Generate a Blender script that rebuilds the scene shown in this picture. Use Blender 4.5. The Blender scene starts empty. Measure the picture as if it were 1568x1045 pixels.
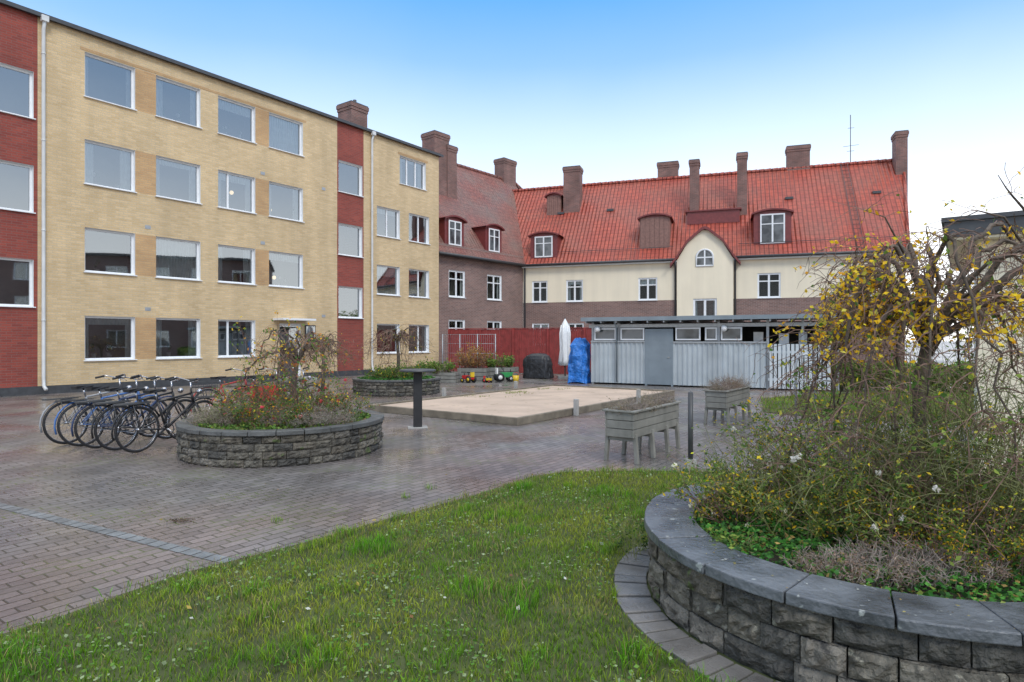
import bpy, math, random
import numpy as np
from mathutils import Vector, Matrix
R=random.Random(7); NR=np.random.default_rng(5)
scene=bpy.context.scene
# ---------------------------------------------------------------- materials
def newmat(name):
    m=bpy.data.materials.new(name); m.use_nodes=True; nt=m.node_tree
    b=nt.nodes['Principled BSDF']; return m,nt.nodes,nt.links,b
def mixn(n,l,fac,a,b,bt='MIX'):
    x=n.new('ShaderNodeMix'); x.data_type='RGBA'; x.blend_type=bt
    for s,v in ((0,fac),(6,a),(7,b)):
        if isinstance(v,bpy.types.NodeSocket): l.new(v,x.inputs[s])
        elif s==0: x.inputs[0].default_value=v
        else: x.inputs[s].default_value=(v[0],v[1],v[2],1)
    return x.outputs[2]
def ramp(n,l,src,p0,p1,c0=(0,0,0),c1=(1,1,1)):
    r=n.new('ShaderNodeValToRGB'); e=r.color_ramp.elements
    e[0].position=p0;e[1].position=p1;e[0].color=(*c0,1);e[1].color=(*c1,1); l.new(src,r.inputs[0]); return r.outputs[0]
def noise(n,l,vec,sc,det=3):
    t=n.new('ShaderNodeTexNoise'); t.inputs['Scale'].default_value=sc; t.inputs['Detail'].default_value=det
    if vec is not None: l.new(vec,t.inputs['Vector'])
    return t.outputs['Fac']
def coords(n,which='Object'):
    return n.new('ShaderNodeTexCoord').outputs[which]
def bump(n,l,b,h,st,dist=.01):
    x=n.new('ShaderNodeBump'); x.inputs['Strength'].default_value=st; x.inputs['Distance'].default_value=dist
    l.new(h,x.inputs['Height']); l.new(x.outputs[0],b.inputs['Normal'])
def simple(name,col,rough=.6,metal=0,var=.2,sc=8,bm=0,bsc=60,spec=.5,dist=.01,speck=None,streak=0,rvar=0):
    m,n,l,b=newmat(name); v=coords(n)
    f=noise(n,l,v,sc,4)
    f=ramp(n,l,f,.3,.7)
    c=mixn(n,l,f,[x*(1-var) for x in col],[min(1,x*(1+var)) for x in col])
    if speck:
        s=ramp(n,l,noise(n,l,v,speck[1],5),speck[2],speck[2]+.06); c=mixn(n,l,s,c,speck[0])
    if streak:
        mp=n.new('ShaderNodeMapping'); mp.inputs['Scale'].default_value=(1.6,1.6,.12); l.new(v,mp.inputs[0])
        g=ramp(n,l,noise(n,l,mp.outputs[0],1.5,5),.35,.65,(1-streak,)*3,(1,1,1)); c=mixn(n,l,1,c,g,'MULTIPLY')
    l.new(c,b.inputs['Base Color']); b.inputs['Roughness'].default_value=rough; b.inputs['Metallic'].default_value=metal
    if rvar: l.new(ramp(n,l,noise(n,l,v,3.5,5),.35,.65,(max(0,rough-rvar),)*3,(rough+rvar,)*3),b.inputs['Roughness'])
    b.inputs['Specular IOR Level'].default_value=spec
    if bm: bump(n,l,b,noise(n,l,v,bsc,5),bm,dist)
    return m
def brick(name,c1,c2,mo,bw=.25,rh=.075,ms=.009,rough=.8,which='UV',rot=0,bm=.4,patch=.25,psc=.6,bias=0,c3=None,wet=False,streak=0):
    m,n,l,b=newmat(name); v=coords(n,which)
    vv=v
    if wet:   # slightly uneven laying
        nz=n.new('ShaderNodeTexNoise'); nz.inputs['Scale'].default_value=1.3; l.new(v,nz.inputs['Vector'])
        sc_=n.new('ShaderNodeVectorMath'); sc_.operation='MULTIPLY_ADD'; l.new(nz.outputs['Color'],sc_.inputs[0]); sc_.inputs[1].default_value=(.05,.05,0); l.new(v,sc_.inputs[2]); vv=sc_.outputs[0]
    mp=n.new('ShaderNodeMapping'); mp.inputs['Rotation'].default_value=(0,0,rot); l.new(vv,mp.inputs[0])
    t=n.new('ShaderNodeTexBrick'); l.new(mp.outputs[0],t.inputs['Vector'])
    t.inputs['Scale'].default_value=1; t.inputs['Brick Width'].default_value=bw; t.inputs['Row Height'].default_value=rh
    t.inputs['Mortar Size'].default_value=ms; t.inputs['Mortar Smooth'].default_value=.3; t.inputs['Bias'].default_value=bias
    t.inputs['Color1'].default_value=(*c1,1);t.inputs['Color2'].default_value=(*c2,1);t.inputs['Mortar'].default_value=(*mo,1)
    col=t.outputs['Color']
    if c3:
        f=ramp(n,l,noise(n,l,v,.22,3),.42,.62); col=mixn(n,l,f,col,mixn(n,l,1,col,c3,'MULTIPLY'))
    f=noise(n,l,v,psc,5); g=ramp(n,l,f,.3,.7,(1-patch,)*3,(1+patch*.3,)*3)
    col=mixn(n,l,1,col,g,'MULTIPLY')
    if streak:
        ms_=n.new('ShaderNodeMapping'); ms_.inputs['Scale'].default_value=(1.4,.13,1); l.new(v,ms_.inputs[0])
        g=ramp(n,l,noise(n,l,ms_.outputs[0],1.5,5),.35,.6,(1-streak,)*3,(1,1,1)); col=mixn(n,l,1,col,g,'MULTIPLY')
    f2=noise(n,l,v,35,4); g2=ramp(n,l,f2,.3,.7,(.82,)*3,(1.1,)*3); col=mixn(n,l,1,col,g2,'MULTIPLY')
    if wet:   # moss in the joints, in patches
        mm=n.new('ShaderNodeMath'); mm.operation='MULTIPLY'; l.new(t.outputs['Fac'],mm.inputs[0]); l.new(ramp(n,l,noise(n,l,v,1.1,3),.5,.62),mm.inputs[1])
        col=mixn(n,l,mm.outputs[0],col,(.11,.14,.04))
    l.new(col,b.inputs['Base Color']); b.inputs['Roughness'].default_value=rough
    if wet:
        l.new(ramp(n,l,noise(n,l,v,.8,5),.36,.62,(.13,)*3,(.46,)*3),b.inputs['Roughness'])
    inv=n.new('ShaderNodeMath'); inv.operation='SUBTRACT'; inv.inputs[0].default_value=1; l.new(t.outputs['Fac'],inv.inputs[1])
    ad=n.new('ShaderNodeMath'); ad.operation='MULTIPLY_ADD'; l.new(f2,ad.inputs[0]); ad.inputs[1].default_value=.5; l.new(inv.outputs[0],ad.inputs[2])
    bump(n,l,b,ad.outputs[0],bm,.006)
    return m
def tiles(name,ca,cb,cc,moss=.3):
    m,n,l,b=newmat(name); v=coords(n,'UV')
    t=n.new('ShaderNodeTexBrick'); l.new(v,t.inputs['Vector']); t.offset=0
    t.inputs['Scale'].default_value=1; t.inputs['Brick Width'].default_value=.24; t.inputs['Row Height'].default_value=.34
    t.inputs['Mortar Size'].default_value=.018; t.inputs['Mortar Smooth'].default_value=.6; t.inputs['Bias'].default_value=0
    t.inputs['Color1'].default_value=(*ca,1);t.inputs['Color2'].default_value=(*cb,1);t.inputs['Mortar'].default_value=(*[x*.4 for x in ca],1)
    g=ramp(n,l,noise(n,l,v,.5,5),.4,.7)
    mu=n.new('ShaderNodeMath');mu.operation='MULTIPLY';l.new(g,mu.inputs[0]);mu.inputs[1].default_value=moss
    col=mixn(n,l,mu.outputs[0],t.outputs['Color'],cc)
    g2=ramp(n,l,noise(n,l,v,5,4),.3,.7,(.75,)*3,(1.15,)*3); col=mixn(n,l,1,col,g2,'MULTIPLY')
    l.new(col,b.inputs['Base Color']); b.inputs['Roughness'].default_value=.5
    sep=n.new('ShaderNodeSeparateXYZ'); l.new(v,sep.inputs[0])
    a=n.new('ShaderNodeMath');a.operation='MULTIPLY';a.inputs[1].default_value=2*math.pi/.24;l.new(sep.outputs[0],a.inputs[0])
    s=n.new('ShaderNodeMath');s.operation='SINE';l.new(a.outputs[0],s.inputs[0])
    fr=n.new('ShaderNodeMath');fr.operation='FRACT';d=n.new('ShaderNodeMath');d.operation='DIVIDE';d.inputs[1].default_value=.34
    l.new(sep.outputs[1],d.inputs[0]);l.new(d.outputs[0],fr.inputs[0])
    su=n.new('ShaderNodeMath');su.operation='SUBTRACT';l.new(s.outputs[0],su.inputs[0]);l.new(fr.outputs[0],su.inputs[1])
    bump(n,l,b,su.outputs[0],.8,.04)
    return m
def leafmat(name,rough=.5,tr=.35):
    m,n,l,b=newmat(name); a=n.new('ShaderNodeAttribute'); a.attribute_name='Col'
    l.new(a.outputs['Color'],b.inputs['Base Color']); b.inputs['Roughness'].default_value=rough
    b.inputs['Specular IOR Level'].default_value=.3
    t=n.new('ShaderNodeBsdfTranslucent'); l.new(a.outputs['Color'],t.inputs[0])
    mx=n.new('ShaderNodeMixShader'); mx.inputs[0].default_value=tr
    l.new(b.outputs[0],mx.inputs[1]);l.new(t.outputs[0],mx.inputs[2]); l.new(mx.outputs[0],n['Material Output'].inputs[0])
    return m
def glassmat(name,base,iorf):
    m,n,l,b=newmat(name); n.remove(b)
    tr=n.new('ShaderNodeBsdfTransparent'); tr.inputs[0].default_value=(.7,.75,.75,1)
    g=n.new('ShaderNodeBsdfGlossy'); g.inputs['Roughness'].default_value=.02; g.inputs[0].default_value=(.86,.92,.96,1)
    f=n.new('ShaderNodeFresnel'); f.inputs[0].default_value=iorf
    v=coords(n); bp=n.new('ShaderNodeBump'); bp.inputs['Strength'].default_value=.03; bp.inputs['Distance'].default_value=.05
    l.new(noise(n,l,v,.9,1),bp.inputs['Height']); l.new(bp.outputs[0],g.inputs['Normal'])
    ad=n.new('ShaderNodeMath'); ad.operation='MULTIPLY_ADD'; l.new(f.outputs[0],ad.inputs[0]); ad.inputs[1].default_value=1.0; ad.inputs[2].default_value=base; ad.use_clamp=True
    mx=n.new('ShaderNodeMixShader'); l.new(ad.outputs[0],mx.inputs[0]); l.new(tr.outputs[0],mx.inputs[1]); l.new(g.outputs[0],mx.inputs[2])
    l.new(mx.outputs[0],n['Material Output'].inputs[0]); return m
def emis(name,col,st):
    m,n,l,b=newmat(name); b.inputs['Base Color'].default_value=(*col,1)
    b.inputs['Emission Color'].default_value=(*col,1); b.inputs['Emission Strength'].default_value=st; return m
UANG=math.atan2(.8112,.5848)
YB=brick('yellow_brick',(.76,.565,.32),(.64,.455,.24),(.60,.49,.34),ms=.01,patch=.12,streak=.10)
YB2=brick('tan_brick',(.64,.40,.19),(.54,.32,.15),(.5,.36,.22),ms=.01)
RB=brick('red_brick',(.36,.072,.048),(.26,.05,.037),(.24,.11,.09),patch=.25)
BB=brick('brown_brick',(.29,.165,.135),(.20,.115,.10),(.36,.31,.28),patch=.25)
CB=brick('chimney_brick',(.27,.13,.105),(.18,.095,.08),(.25,.2,.18),patch=.35,psc=1.2)
PL=simple('cream_plaster',(.87,.77,.59),.85,var=.04,sc=.7,bm=.15,bsc=40,streak=.07)
TR=tiles('red_roof_tile',(.46,.088,.053),(.35,.064,.044),(.25,.12,.09),.45)
TM=tiles('weathered_roof_tile',(.31,.105,.08),(.23,.08,.065),(.20,.155,.13),.75)
WH=simple('white_paint',(.80,.81,.82),.45,var=.04)
GL=glassmat('window_glass',.22,1.8); GLD=glassmat('dark_pane_glass',.0,1.35)
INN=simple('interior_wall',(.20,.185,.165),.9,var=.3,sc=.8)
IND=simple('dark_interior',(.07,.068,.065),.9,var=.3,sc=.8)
CUR=simple('curtain_cloth',(.76,.75,.72),.9,var=.1,sc=6)
POT=simple('pot',(.5,.45,.4),.6,var=.3,sc=3)
PLG=simple('house_plant',(.06,.13,.04),.7,var=.5,sc=20,bm=1,bsc=30,dist=.03)
LAMP=emis('lit_lamp_shade',(1,.72,.4),1.4)
DKG=simple('dark_metal',(.06,.062,.066),.45,var=.2)
GRM=simple('grey_metal',(.36,.38,.40),.4,metal=.3,var=.1)
DPW=simple('downpipe_white',(.66,.67,.66),.4,var=.08,sc=3)
DRED=simple('dark_red_paint',(.18,.035,.033),.45,var=.2)
BRN=simple('brown_cladding',(.24,.13,.105),.7,var=.2)
CONC=simple('concrete',(.36,.35,.33),.85,var=.2,sc=3,bm=.4)
BLK=simple('black_rubber',(.02,.02,.022),.6,var=.2)
# ---------------------------------------------------------------- mesh builder
class MB:
    def __init__(s): s.v=[];s.f=[];s.m=[];s.uv=[];s.mats=[];s.sm=[]
    def mi(s,mat):
        if mat not in s.mats: s.mats.append(mat)
        return s.mats.index(mat)
    def auto(s,pts):
        a=Vector(pts[0]);b=Vector(pts[1]);c=Vector(pts[2]); nn=(b-a).cross(c-a)
        x,y,z=abs(nn.x),abs(nn.y),abs(nn.z)
        if z>=x and z>=y: return [(p[0],p[1]) for p in pts]
        if y>=x: return [(p[0],p[2]) for p in pts]
        return [(p[1],p[2]) for p in pts]
    def face(s,pts,mat,uv=None,sm=False):
        i=len(s.v); s.v+=[tuple(p) for p in pts]; s.f.append(tuple(range(i,i+len(pts))))
        s.m.append(s.mi(mat)); s.uv.append(uv or s.auto(pts)); s.sm.append(sm)
    def mesh(s,vs,fs,mat,sm=False):
        i=len(s.v); s.v+=[tuple(p) for p in vs]; k=s.mi(mat)
        for f in fs:
            s.f.append(tuple(i+j for j in f)); s.m.append(k); s.uv.append(s.auto([vs[j] for j in f])); s.sm.append(sm)
    def box(s,x0,x1,y0,y1,z0,z1,mat,M=None):
        vs=[(x,y,z) for z in (z0,z1) for x,y in ((x0,y0),(x1,y0),(x1,y1),(x0,y1))]
        if M is not None: vs=[tuple(M@Vector(p)) for p in vs]
        s.mesh(vs,[(3,2,1,0),(4,5,6,7),(0,1,5,4),(1,2,6,5),(2,3,7,6),(3,0,4,7)],mat)
    def tube(s,pts,rad,mat,n=6,closed=False,cap=True):
        P=[Vector(p) for p in pts]; N=len(P)
        if not hasattr(rad,'__len__'): rad=[rad]*N
        vs=[];ref=None
        for i in range(N):
            if closed: t=P[(i+1)%N]-P[i-1]
            else: t=P[min(i+1,N-1)]-P[max(i-1,0)]
            if t.length<1e-9: t=Vector((0,0,1))
            t.normalize()
            if ref is None: ref=t.orthogonal().normalized()
            a=(ref-t*ref.dot(t))
            if a.length<1e-5: a=t.orthogonal()
            a.normalize(); ref=a; b=t.cross(a)
            for k in range(n):
                an=2*math.pi*k/n; vs.append(P[i]+(a*math.cos(an)+b*math.sin(an))*rad[i])
        fs=[]
        for i in range(N if closed else N-1):
            j=(i+1)%N
            for k in range(n): fs.append((i*n+k,i*n+(k+1)%n,j*n+(k+1)%n,j*n+k))
        if cap and not closed and n>3: fs+= [tuple(range(n))[::-1],tuple((N-1)*n+k for k in range(n))]
        s.mesh(vs,fs,mat,sm=n>3)
    def lathe(s,prof,c,mat,n=16,sm=True,squash=(1,1)):
        vs=[(c[0]+r*math.cos(2*math.pi*k/n)*squash[0],c[1]+r*math.sin(2*math.pi*k/n)*squash[1],c[2]+z) for r,z in prof for k in range(n)]
        fs=[(i*n+k,i*n+(k+1)%n,(i+1)*n+(k+1)%n,(i+1)*n+k) for i in range(len(prof)-1) for k in range(n)]
        s.mesh(vs,fs,mat,sm)
    def ball(s,c,r,mat,n=12,sq=1):
        s.lathe([(r*math.sin(math.pi*i/8)+1e-5,-r*sq*math.cos(math.pi*i/8)) for i in range(9)],c,mat,n)
    def build(s,name,parent=None,bevel=0,loc=None,rot=None):
        me=bpy.data.meshes.new(name); me.from_pydata(s.v,[],s.f)
        for m in s.mats: me.materials.append(m)
        me.polygons.foreach_set('material_index',s.m); me.polygons.foreach_set('use_smooth',s.sm)
        ul=me.uv_layers.new(name='UVMap'); flat=[c for f in s.uv for p in f for c in p]; ul.data.foreach_set('uv',flat)
        me.update(); o=bpy.data.objects.new(name,me); scene.collection.objects.link(o)
        if parent: o.parent=parent
        if loc: o.location=loc
        if rot: o.rotation_euler=(0,0,rot)
        if bevel:
            b=o.modifiers.new('b','BEVEL'); b.width=bevel; b.segments=2; b.limit_method='ANGLE'
        return o
def empty(name,loc=(0,0,0),rot=0):
    e=bpy.data.objects.new(name,None); scene.collection.objects.link(e); e.location=loc; e.rotation_euler=(0,0,rot); e.empty_display_size=.3; return e
def npmesh(name,V,F,C,mat,parent=None):
    me=bpy.data.meshes.new(name); me.vertices.add(len(V)); me.vertices.foreach_set('co',V.astype(np.float32).ravel())
    loops=np.concatenate([f.ravel() for f in F]); tot=np.concatenate([np.full(len(f),f.shape[1]) for f in F])
    st=np.concatenate([[0],np.cumsum(tot)[:-1]])
    me.loops.add(len(loops)); me.loops.foreach_set('vertex_index',loops.astype(np.int32))
    me.polygons.add(len(tot)); me.polygons.foreach_set('loop_start',st.astype(np.int32)); me.polygons.foreach_set('loop_total',tot.astype(np.int32))
    me.update(calc_edges=True); me.validate()
    a=me.color_attributes.new('Col','FLOAT_COLOR','POINT'); cc=np.ones((len(V),4),np.float32); cc[:,:3]=C; a.data.foreach_set('color',cc.ravel())
    me.materials.append(mat); o=bpy.data.objects.new(name,me); scene.collection.objects.link(o)
    if parent: o.parent=parent
    return o
LEAF=leafmat('leaf',.5,.42); GRASSM=leafmat('grass_blade',.55,.4)
def leaves(name,pos,size,col,parent=None,aspect=.45,flat=0.):
    pos=np.asarray(pos,float); N=len(pos)
    a=NR.normal(size=(N,3)); a[:,2]*=(1-flat); a/=np.linalg.norm(a,axis=1)[:,None]
    b=NR.normal(size=(N,3)); b[:,2]*=(1-flat); b-=a*(a*b).sum(1)[:,None]; b/=np.linalg.norm(b,axis=1)[:,None]
    c=np.cross(a,b); s=np.asarray(size,float).reshape(-1,1)*np.ones((N,1))
    V=np.stack([pos-a*s,pos+b*s*aspect+c*s*.15,pos+a*s,pos-b*s*aspect+c*s*.15],1).reshape(-1,3)
    i=np.arange(N)*4; F=[np.stack([i,i+1,i+2],1),np.stack([i,i+2,i+3],1)]
    C=np.repeat(np.asarray(col,float).reshape(-1,3)*np.ones((N,1)),4,0)
    return npmesh(name,V,F,C,LEAF,parent)
def blades(name,pos,h,w,col,lean=.5,parent=None):
    N=len(pos); az=NR.uniform(0,2*np.pi,N); la=NR.uniform(0,2*np.pi,N); ln=NR.uniform(.1,1,N)*lean*h
    sx=np.stack([np.cos(az),np.sin(az),0*az],1)*w[:,None]/2; L=np.stack([np.cos(la)*ln,np.sin(la)*ln,0*la],1); Z=np.zeros((N,3)); Z[:,2]=h
    V=np.stack([pos-sx,pos+sx,pos+sx*.7+L*.35+Z*.55,pos-sx*.7+L*.35+Z*.55,pos+L+Z*(1-.25*(ln/h)[:,None])],1).reshape(-1,3)
    i=np.arange(N)*5; F=[np.stack([i,i+1,i+2,i+3],1),np.stack([i+3,i+2,i+4],1)]
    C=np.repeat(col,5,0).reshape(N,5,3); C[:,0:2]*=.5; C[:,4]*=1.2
    return npmesh(name,V,F,np.minimum(C.reshape(-1,3),.9),GRASSM,parent)
def pal(cols,N,w=None,var=.25):
    c=np.array(cols)[NR.choice(len(cols),N,p=None if w is None else np.array(w)/sum(w))]
    return c*NR.uniform(1-var,1+var,(N,1))
# ---------------------------------------------------------------- wall / window
def wall(mb,x0,x1,z0,z1,ops,mat,y=0,depth=.12,xs=(),zs=(),matfn=None,rev=None):
    X=sorted({x0,x1,*xs,*[o[0] for o in ops],*[o[1] for o in ops]}); Z=sorted({z0,z1,*zs,*[o[2] for o in ops],*[o[3] for o in ops]})
    for a,b in zip(X,X[1:]):
        for c,d in zip(Z,Z[1:]):
            xc,zc=(a+b)/2,(c+d)/2
            if any(o[0]<xc<o[1] and o[2]<zc<o[3] for o in ops): continue
            mb.face([(a,y,c),(b,y,c),(b,y,d),(a,y,d)],matfn(xc,zc) if matfn else mat)
    for a,b,c,d in ops:
        r=rev or mat; e=y+depth
        mb.face([(a,y,c),(a,e,c),(a,e,d),(a,y,d)],r); mb.face([(b,y,c),(b,e,c),(b,e,d),(b,y,d)],r)
        mb.face([(a,y,c),(b,y,c),(b,e,c),(a,e,c)],r); mb.face([(a,y,d),(b,y,d),(b,e,d),(a,e,d)],r)
def window(mb,x0,x1,z0,z1,y,mull=(),trans=(),fr=.06,fm=None,curt=None,deep=1.1,sill=True,stuff=True,gl=None,inn=None):
    fm=fm or WH; yf=y; gl=gl or GL; inn=inn or INN
    mb.box(x0,x0+fr,yf,yf+.06,z0,z1,fm); mb.box(x1-fr,x1,yf,yf+.06,z0,z1,fm)
    mb.box(x0+fr,x1-fr,yf,yf+.06,z0,z0+fr,fm); mb.box(x0+fr,x1-fr,yf,yf+.06,z1-fr,z1,fm)
    for m in mull: xc=x0+(x1-x0)*m; mb.box(xc-fr*.6,xc+fr*.6,yf+.004,yf+.056,z0+fr,z1-fr,fm)
    for t in trans: zc=z0+(z1-z0)*t; mb.box(x0+fr,x1-fr,yf+.008,yf+.05,zc-fr*.35,zc+fr*.35,fm)
    yg=yf+.035
    mb.face([(x0+fr*.9,yg,z0+fr*.9),(x1-fr*.9,yg,z0+fr*.9),(x1-fr*.9,yg,z1-fr*.9),(x0+fr*.9,yg,z1-fr*.9)],gl)
    a,b,c,d=x0-.25,x1+.25,z0-.15,z1+.15; e0,e1=yf+.065,yf+deep
    if sill: mb.box(x0-.04,x1+.04,-.07 if y>0 else y-.13,y,z0-.03,z0-.002,fm)
    mb.face([(a,e1,c),(b,e1,c),(b,e1,d),(a,e1,d)],inn); mb.face([(a,e0,c),(a,e1,c),(a,e1,d),(a,e0,d)],inn); mb.face([(b,e0,c),(b,e1,c),(b,e1,d),(b,e0,d)],inn)
    mb.face([(a,e0,c),(b,e0,c),(b,e1,c),(a,e1,c)],inn); mb.face([(a,e0,d),(b,e0,d),(b,e1,d),(a,e1,d)],inn)
    k=R.random() if curt is None else curt
    w=x1-x0
    def curtain(u0,u1,zb,zt,yy):
        n=max(6,int((u1-u0)/.05)); 
        for i in range(n):
            p=u0+(u1-u0)*i/n; q=u0+(u1-u0)*(i+1)/n; o1=.03*(i%2); o2=.03*((i+1)%2)
            mb.face([(p,yy+o1,zb),(q,yy+o2,zb),(q,yy+o2,zt),(p,yy+o1,zt)],CUR)
    if k<.6:
        cw=w*R.uniform(.12,.27); curtain(x0+.02,x0+cw,z0,z1,yf+.16); curtain(x1-cw*R.uniform(.6,1.1),x1-.02,z0,z1,yf+.16)
        if R.random()<.4: curtain(x0+.02,x1-.02,z1-(z1-z0)*R.uniform(.12,.25),z1,yf+.11)
    elif k<.8: curtain(x0+.02,x1-.02,z1-(z1-z0)*R.uniform(.15,.45),z1,yf+.14)
    elif k>.93: curtain(x0+.02,x1-.02,z0,z1,yf+.14)
    if stuff:
        for i in range(R.choice([1,2,3,3])):
            px=R.uniform(x0+.2,x1-.2); h=R.uniform(.1,.2)
            mb.lathe([(.001,0),(.06,0),(.08,h),(.001,h)],(px,yf+.27,z0+.04),POT,8)
            if R.random()<.8:
                for j in range(4): mb.ball((px+R.gauss(0,.05),yf+.27+R.gauss(0,.03),z0+.12+h+R.uniform(0,.2)),R.uniform(.04,.08),R.choice([PLG,PLG,CUR]),6)
# ================================================================ GROUND
PAVE=brick('paving_blocks',(.25,.228,.222),(.17,.155,.15),(.07,.066,.05),bw=.21,rh=.105,ms=.008,which='Object',rot=-UANG,bm=.6,patch=.35,psc=.7,c3=(1.10,.89,.83),wet=True)
g=MB(); S=600; g.face([(-S,-S,0),(S,-S,0),(S,S,0),(-S,S,0)],PAVE); g.build('paved_ground')
SOIL=simple('lawn_soil',(.06,.075,.022),.95,var=.4,sc=3,bm=.6,bsc=30)
SETT=simple('granite_sett',(.18,.19,.195),.4,var=.35,sc=6,bm=.3)
lawnA=[(-2.84,3.48),(-2.66,3.73),(-2.31,4.4),(-1.77,4.95),(-1.1,5.76),(-.44,6.55),(.0,7.15),(.28,7.54),(.7,7.77),(1.76,7.84),(2.39,7.77),(3.4,7.4),(4.9,7.0),(5.4,6.0),(5.6,1.0),(5.0,-3),(-4.5,-3),(-4.4,1.2),(-3.4,2.7)]
lawnB=[(5.7,14.2),(6.4,13.2),(11.0,10.6),(16,13),(15,20),(10.4,19.2),(9.6,19.2),(6.9,17.4)]
def sheet(name,poly,z,mat):
    b=MB(); b.face([(x,y,z) for x,y in poly],mat); return b.build(name)
sheet('lawn',lawnA,.012,SOIL); sheet('lawn',lawnB,.012,SOIL)
def inside(P,poly):
    x,y=P[:,0],P[:,1]; c=np.zeros(len(P),bool); n=len(poly)
    for i in range(n):
        x0,y0=poly[i];x1,y1=poly[i-1]
        k=((y0>y)!=(y1>y))&(x<(x1-x0)*(y-y0)/((y1-y0) if y1!=y0 else 1e-9)+x0); c^=k
    return c
def edist(P,poly):
    d=np.full(len(P),1e9)
    for i in range(len(poly)):
        a=np.array(poly[i]);b=np.array(poly[i-1]);ab=b-a;t=np.clip(((P-a)@ab)/(ab@ab),0,1)
        d=np.minimum(d,np.linalg.norm(P-(a+t[:,None]*ab),axis=1))
    return d
def pn(x,y,f,s=0):
    return (np.sin(x*f*1.3+s)+np.sin(y*f*1.7+s*2+1)+np.sin((x+y)*f*.9+s*3)+np.sin((x*1.7-y*1.1)*f*1.9+s))/4
def grass(name,poly,N,bb,hs=1,ws=1,hole=None):
    P=np.stack([NR.uniform(bb[0],bb[1],N),NR.uniform(bb[2],bb[3],N)],1)
    j=P+NR.normal(0,.05,P.shape)+.06*np.stack([pn(P[:,0],P[:,1],6,1),pn(P[:,0],P[:,1],7,4)],1)
    k=inside(j,poly)
    if hole is not None: k&=np.linalg.norm(P-np.array(hole[:2]),axis=1)>hole[2]
    P=P[k]; x,y=P.T; d=edist(P,poly); n=len(P)
    tuft=np.clip(pn(x,y,4.1,2)*1.2+pn(x,y,9,7)*.9-.1,0,1)**1.5
    h=(NR.uniform(.018,.055,n)+.095*tuft*NR.uniform(.3,1,n))*hs; w=NR.uniform(.003,.006,n)*ws
    g1=np.array([.19,.34,.018]);g2=np.array([.43,.48,.045]);g3=np.array([.07,.17,.02]);dry=np.array([.48,.40,.16])
    f=np.clip(pn(x,y,2.3,5)*1.1+pn(x,y,7,2)*.5+.45+NR.normal(0,.2,n),0,1)[:,None]
    col=g1*(1-f)+g2*f; f2=np.clip(tuft+NR.normal(0,.15,n),0,1)[:,None]; col=col*(1-f2*.75)+np.array([.12,.43,.012])*f2*.75
    r=NR.random(n); pd=.08+.5*np.exp(-d/.10)+.2*(pn(x,y,3.1,9)+.5*pn(x,y,8,3)>.2); dm=r<pd; col[dm]=dry*NR.uniform(.5,1.1,(int(dm.sum()),1)); col[(r>.88)]=g3
    col*=NR.uniform(.6,1.25,(n,1))
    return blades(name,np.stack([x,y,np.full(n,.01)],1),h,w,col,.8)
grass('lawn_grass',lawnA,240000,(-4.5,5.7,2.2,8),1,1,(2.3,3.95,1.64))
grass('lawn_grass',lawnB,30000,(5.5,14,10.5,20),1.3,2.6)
N=24000;P=np.stack([NR.uniform(-3.5,5,N),NR.uniform(2.2,8,N)],1);k=inside(P,lawnA)&(np.linalg.norm(P-np.array([2.3,3.95]),axis=1)>1.66)&(pn(P[:,0],P[:,1],3.3,4)>.0)
P=P[k];n=len(P)
leaves('clover_patch',np.c_[P,NR.uniform(.015,.055,n)],NR.uniform(.006,.016,n),pal([(.10,.25,.03),(.16,.31,.05),(.36,.44,.24)],n),aspect=.8,flat=.75)
N=220;P=np.stack([NR.uniform(-3.2,4,N),NR.uniform(2.4,7.6,N)],1);P=P[inside(P,lawnA)&(np.linalg.norm(P-np.array([2.3,3.95]),axis=1)>1.66)];n=len(P)
leaves('fallen_leaves',np.c_[P,NR.uniform(.04,.06,n)],NR.uniform(.008,.022,n),pal([(.32,.16,.06),(.45,.33,.08),(.6,.6,.55),(.2,.09,.05)],n),aspect=.6,flat=.7)
N=260;P=np.stack([NR.uniform(-7,6,N),NR.uniform(4.5,14,N)],1);n=len(P)
leaves('fallen_leaves',np.c_[P,np.full(n,.012)],NR.uniform(.008,.018,n),pal([(.3,.16,.06),(.4,.3,.08),(.15,.08,.05)],n),aspect=.6,flat=.93)
N=130
leaves('leaf_debris',np.c_[NR.normal(-3.0,.07,N),NR.normal(5.68,.04,N),NR.uniform(.008,.02,N)],NR.uniform(.008,.016,N),pal([(.13,.08,.05),(.10,.08,.06),(.2,.14,.1)],N),flat=.8)
def strip(name,a,b,w,z,mat,seg=.14):
    m=MB();a=Vector(a);b=Vector(b);d=(b-a);L=d.length;d.normalize();p=Vector((-d.y,d.x))*w/2;n=int(L/seg)
    for i in range(n):
        s=a+d*(i*seg+.006);e=a+d*((i+1)*seg-.006)
        m.face([(s.x-p.x,s.y-p.y,z),(e.x-p.x,e.y-p.y,z),(e.x+p.x,e.y+p.y,z),(s.x+p.x,s.y+p.y,z)],mat)
    return m.build(name)
strip('paving_sett_line',(-8.0,7.75),(-1.9,4.55),.11,.004,SETT)
for wx,wy in [(-2.1,5.66),(-1.1,6.5),(-1.45,5.05),(-.9,6.9)]:
    n=22; blades('weed_tuft',np.c_[NR.normal(wx,.03,n),NR.normal(wy,.02,n),np.full(n,.003)],NR.uniform(.03,.09,n),np.full(n,.007),pal([(.12,.3,.03),(.25,.38,.05)],n))
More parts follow.
